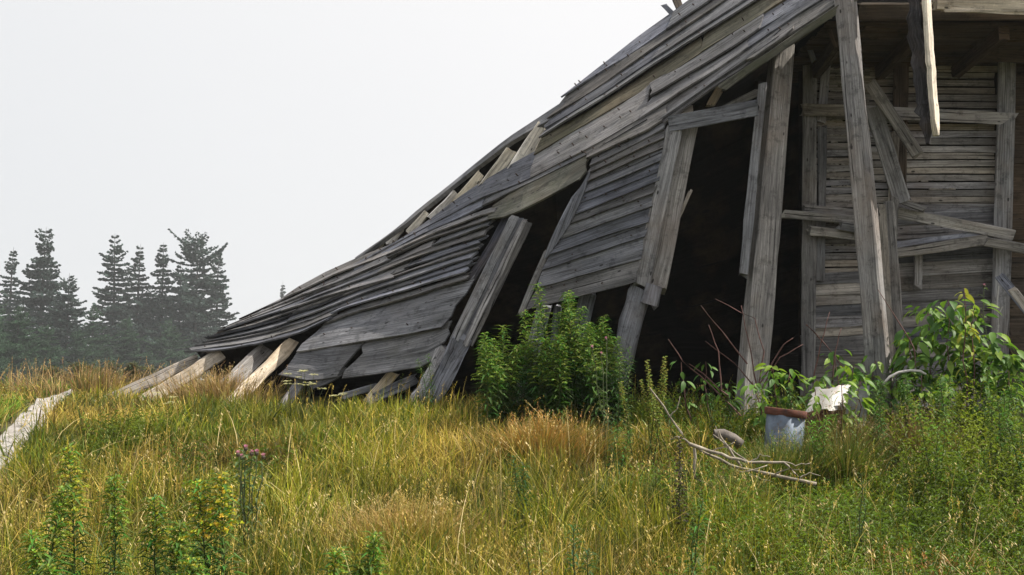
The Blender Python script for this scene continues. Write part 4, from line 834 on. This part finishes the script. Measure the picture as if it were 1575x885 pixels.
# leafy shrub: big drooping leaves, each its own part
def leafmesh(name, col):
    me = MB(); n = 5; V = []
    for i in range(n+1):
        t = i/n; wv = .26*math.sin(math.pi*min(1, t*.95+.03))**.8*(1-.25*t); z = -.55*t*t
        V += [(t, wv, z+.12*wv+.02), (t, 0, z), (t, -wv, z+.12*wv+.02)]
    F_ = []
    for i in range(n):
        k = i*3; F_ += [(k, k+1, k+4, k+3), (k+1, k+2, k+5, k+4)]
    me.add([Vector(v) for v in V], F_, None, col); o = me.build(name, LEAF, origin=(0, 0, 0)); d = o.data; bpy.data.objects.remove(o); 
    d.polygons.foreach_set('use_smooth', [True]*len(d.polygons)); return d
LM = [leafmesh('leaf', c) for c in ((.13, .24, .035), (.10, .2, .03), (.06, .14, .025), (.2, .3, .045), (.33, .34, .06))]
def shrub(name, label, cat, stems, d, nleaf, ls, bare=.25, pal=(0, 1, 2, 3), group=None, mat=None):
    b0 = G(stems[0][0][0], d); t = thing(name, b0, label, cat, group)
    for (p0, p1, rad) in stems:
        a = G(p0[0], d); b = P(*p1, d+random.uniform(-.15, .15)); st_ = wig(a, b, 7, .02); q = MB(); tube(q, st_, .008, .003, 5, (.12, .1, .05)); q.build('stem', mat or TWIG, t)
        for i in range(nleaf):
            f = bare+(1-bare)*random.random()**.8; k = min(6, int(f*7)); p = st_[k].lerp(st_[k+1], f*7-k)
            a_ = random.uniform(0, 2*math.pi); el = random.uniform(-.2, .6); dr = Vector((math.cos(a_)*math.cos(el), math.sin(a_)*math.cos(el), math.sin(el))); p = p+dr*rad*random.uniform(.1, 1)
            o = bpy.data.objects.new('leaf', LM[random.choice(pal)]); C.objects.link(o); o.parent = t; o.location = p-b0; s = ls*random.uniform(.6, 1.25); o.scale = (s, s, s)
            o.rotation_euler = (random.uniform(-.6, .6), random.uniform(-.2, .7), a_)
shrub('leafy_shrub', 'large leafed green shrub with drooping leaves before the lath wall', 'shrub', [((1420, 0), (1425, 470), .14), ((1445, 0), (1462, 462), .14), ((1480, 0), (1500, 470), .12), ((1500, 0), (1530, 520), .14), ((1405, 0), (1400, 515), .12), ((1470, 0), (1478, 520), .16), ((1520, 0), (1555, 545), .12)], 8.2, 78, .112, .4)
shrub('young_tree_shoot', 'yellowing upright shoot rising through the leafy shrub', 'shrub', [((1478, 0), (1482, 445), .05), ((1490, 0), (1495, 470), .05)], 8.0, 26, .08, .35, pal=(3, 4, 4))
shrub('bramble', 'low green bramble in front of the leaning post', 'bramble', [((1290, 0), (1285, 545), .12), ((1320, 0), (1310, 560), .12), ((1350, 0), (1385, 560), .12), ((1335, 0), (1345, 555), .12), ((1265, 0), (1255, 580), .1)], 8.2, 44, .095, .3)
shrub('bramble', 'scrawny bramble growing across the enamel sheet', 'bramble', [((1262, 0), (1255, 600), .06), ((1285, 0), (1292, 592), .07), ((1310, 0), (1322, 585), .08)], 7.35, 46, .075, .25, pal=(0, 1, 3))
shrub('bramble', 'small green bramble behind the metal drum', 'bramble', [((1195, 0), (1190, 560), .09), ((1210, 0), (1215, 570), .09), ((1175, 0), (1160, 590), .08)], 7.9, 40, .085, .3)
shrub('bramble', 'dark green bramble at the foot of the corner post', 'bramble', [((1060, 0), (1050, 560), .08), ((1090, 0), (1085, 555), .07), ((1120, 0), (1120, 590), .1)], 8.4, 16, .08, .4, pal=(1, 2))
shrub('bramble', 'low dark bramble under the leafy shrub at the right', 'bramble', [((1420, 0), (1415, 580), .12), ((1460, 0), (1455, 575), .12), ((1505, 0), (1510, 575), .12), ((1550, 0), (1550, 570), .12)], 7.9, 34, .09, .25, pal=(1, 2, 3))
# bare twigs
def twigs(label, segs, d, mat=TWIG):
    t = thing('dead_twig', G(segs[0][0][0], d), label, 'twig', 'bare dead twigs before the barn')
    for pts in segs:
        q = MB(); P3 = []
        for i in range(len(pts)-1):
            for s in range(3): u = s/3; P3.append(P(pts[i][0]*(1-u)+pts[i+1][0]*u+random.uniform(-1, 1), pts[i][1]*(1-u)+pts[i+1][1]*u+random.uniform(-1, 1), d))
        P3.append(P(*pts[-1], d)); tube(q, P3, .007, .0025, 5); q.build('twig', mat, t, smooth=True)
twigs('reddish bare twigs fanned out before the corner post', [[(1165, 600), (1150, 520), (1140, 470)], [(1165, 600), (1175, 540), (1160, 490), (1100, 460)], [(1170, 600), (1200, 550), (1235, 530)], [(1165, 600), (1130, 560), (1085, 525)], [(1168, 590), (1205, 530), (1220, 520)], [(1150, 560), (1110, 510), (1078, 470)]], 8.15)
twigs('long grey bare twigs arching left of the corner post', [[(1140, 640), (1090, 590), (1050, 555), (1028, 522)], [(1120, 610), (1080, 575), (1060, 560)], [(1110, 600), (1105, 540), (1090, 500)]], 7.9)
twigs('single dark reddish stem slanting across the leaning post', [[(1405, 535), (1385, 500), (1350, 445)], [(1405, 535), (1410, 570)]], 8.0)
twigs('thin bare twigs rising before the lath wall boards', [[(1250, 590), (1262, 530), (1276, 480)], [(1240, 500), (1270, 530), (1300, 570)], [(1280, 590), (1285, 540), (1294, 505)]], 8.2)

# ------------------------------------------------------------------ spruces in the fog
def spruce(px, topy, d, hw, label, dens=1.0, col=(.03, .05, .035), flat=False, low=.06):
    d = d*3.4; b = G(px, d); topz = P(px, topy, d).z; H = topz-b.z; Rw = hw/F*d*1.2
    t = thing('spruce_tree', b, label, 'tree', 'spruces in the fog')
    q = MB(); ln = random.uniform(-.02, .02); st_ = [b+Vector((ln*H*(i/8)+random.uniform(-.02, .02), 0, H*i/8-(.2 if i == 0 else 0))) for i in range(9)]; tube(q, st_, .02*H, .012, 6, (.05, .045, .04)); q.build('trunk', TRUNK, t)
    A = Arr(); z = low; Vs = []; Cs = []; ph = random.uniform(0, 6.28); q_ = H/23.3
    while z < .975:
        prof = ((1-z)**.85*1.02+.02) if not flat else min(1, (1-z)*5+.25)**.6*.8
        lay = random.uniform(.6, 1.15); nb = random.randint(6, 9) if z < .85 else 5
        for k in range(nb):
            a = random.uniform(0, 2*math.pi); Lb = Rw*prof*lay*random.uniform(.55, 1.15)*(1+.22*math.sin(a+ph)+.15*math.sin(2*a+ph*3+z*9)); Lb = max(Lb, .10*q_)
            p = Vector((b.x+ln*H*z, b.y, b.z+H*z)); dr = Vector((math.cos(a), math.sin(a), 0)); sag = random.uniform(.12, .42) if z < .8 else random.uniform(-.5, .1)
            n = max(3, int(Lb/(.185*q_)*dens)); sd = Vector((-dr.y, dr.x, 0)); tone = random.uniform(.6, 1.5)
            for j in range(n):
                u = (j+.7)/n; c = p+dr*Lb*u+Vector((0, 0, Lb*(-sag*u+.34*u*u))); wv = .22*Lb*math.sin(math.pi*min(1, u*.8+.2))
                for s_ in (-1, 1, -.5, .5):
                    ln_ = random.uniform(.36, .82)*q_*(1-.35*z); v = (dr*random.uniform(.3, 1)+sd*s_*random.uniform(.3, 1.2)+Vector((0, 0, random.uniform(-.45, .3)))).normalized()*ln_
                    c0 = c+sd*s_*wv*random.random()+Vector((0, 0, random.uniform(-.06, .03)*q_)); sv = Vector((random.uniform(-1, 1), random.uniform(-1, 1), random.uniform(-.4, 1))).cross(v).normalized()*ln_*.38
                    Vs += [c0-sv*.5, c0+v*.5+sv, c0+v, c0+v*.5-sv]; k_ = tone*random.uniform(.7, 1.3); Cs += [tuple(x*k_ for x in col)]*4
        z += random.uniform(.017, .034)
    n = len(Vs)//4; T = np.array([[0, 1, 2], [0, 2, 3]]); A.add(np.array([tuple(v) for v in Vs]), (T[None]+np.arange(n)[:, None, None]*4).reshape(-1, 3), np.array(Cs)); A.build('crown', NEEDLE, t, origin=tuple(b))
BL = (.027, .047, .040); GN = (.030, .066, .034)
for a in [(14, 380, 42, 34, 'thin topped spruce at the left edge of the grove', .8, BL), (63, 349, 40, 66, 'tallest pointed spruce of the left group', 1, BL), (106, 420, 37, 58, 'broad spruce just right of the tallest left one', 1, BL), (-22, 430, 32, 70, 'dark spruce cut by the left edge', 1, GN), (30, 470, 30, 62, 'low bushy green spruce at the far left front', 1.1, GN),
          (178, 359, 43, 52, 'pointed spruce leading the middle group with ragged left branches', 1, BL), (211, 375, 44, 40, 'narrow spruce second in the middle group', .9, BL), (251, 373, 44, 42, 'narrow pointed spruce in the centre of the middle group', .9, BL), (300, 365, 45, 48, 'dense flat topped spruce of the middle group', 1, BL, True), (333, 380, 46, 44, 'rightmost spruce of the middle group with bulging right side', .95, BL),
          (278, 400, 47, 44, 'shorter spruce behind the flat topped one', .9, BL), (145, 470, 36, 44, 'short spruce filling the gap between the two groups', 1, GN), (230, 440, 46, 50, 'short spruce behind the narrow pair', .9, BL), (437, 432, 76, 12, 'tiny distant spruce top above the sagging boards', .5, BL), (75, 500, 31, 50, 'low green spruce in front of the broad one', 1, GN), (195, 488, 38, 50, 'low green spruce at the foot of the pointed middle spruce', 1.1, GN), (262, 492, 40, 52, 'low green spruce nearest the barn rafters', 1.1, GN), (-6, 505, 29, 60, 'lowest green spruce at the far left corner', 1.1, GN), (120, 508, 34, 46, 'low green spruce above the head of the path', 1.1, GN)]:
    spruce(*a)
for i, (px, py, d) in enumerate([(130, 560, 24), (170, 556, 26), (210, 560, 25), (90, 566, 22)]):
    b = G(px, d); frondplant('undergrowth_bush', px, d, P(px, py, d).z-b.z, ['brownish bush under the middle spruces, left of two', 'tallest brownish bush under the middle spruces', 'brownish bush nearest the pale rafters', 'small bush at the head of the path'][i], 'bush', 'bushes at the foot of the spruces', (.07, .07, .035), None, nl=130, ll=.3, bush=5)

# ------------------------------------------------------------------ fog
m = bpy.data.materials.new('fog'); m.use_nodes = True; t = m.node_tree; t.nodes.clear(); o = t.nodes.new('ShaderNodeOutputMaterial'); v = t.nodes.new('ShaderNodeVolumePrincipled')
v.inputs['Color'].default_value = (.93, .97, 1, 1); v.inputs['Density'].default_value = .0006; v.inputs['Anisotropy'].default_value = .0; t.links.new(v.outputs[0], o.inputs['Volume'])
q = MB(); a, zb, zt = 285, -3.0, 26.0
q.add([(-a, -a, zb), (a, -a, zb), (a, a, zb), (-a, a, zb), (-a, -a, zt), (a, -a, zt), (a, a, zt), (-a, a, zt)], [(3, 2, 1, 0), (4, 5, 6, 7), (0, 1, 5, 4), (1, 2, 6, 5), (2, 3, 7, 6), (3, 0, 4, 7)])
hz = q.build('haze', m, origin=(0, 0, 0)); hz['kind'] = 'stuff'
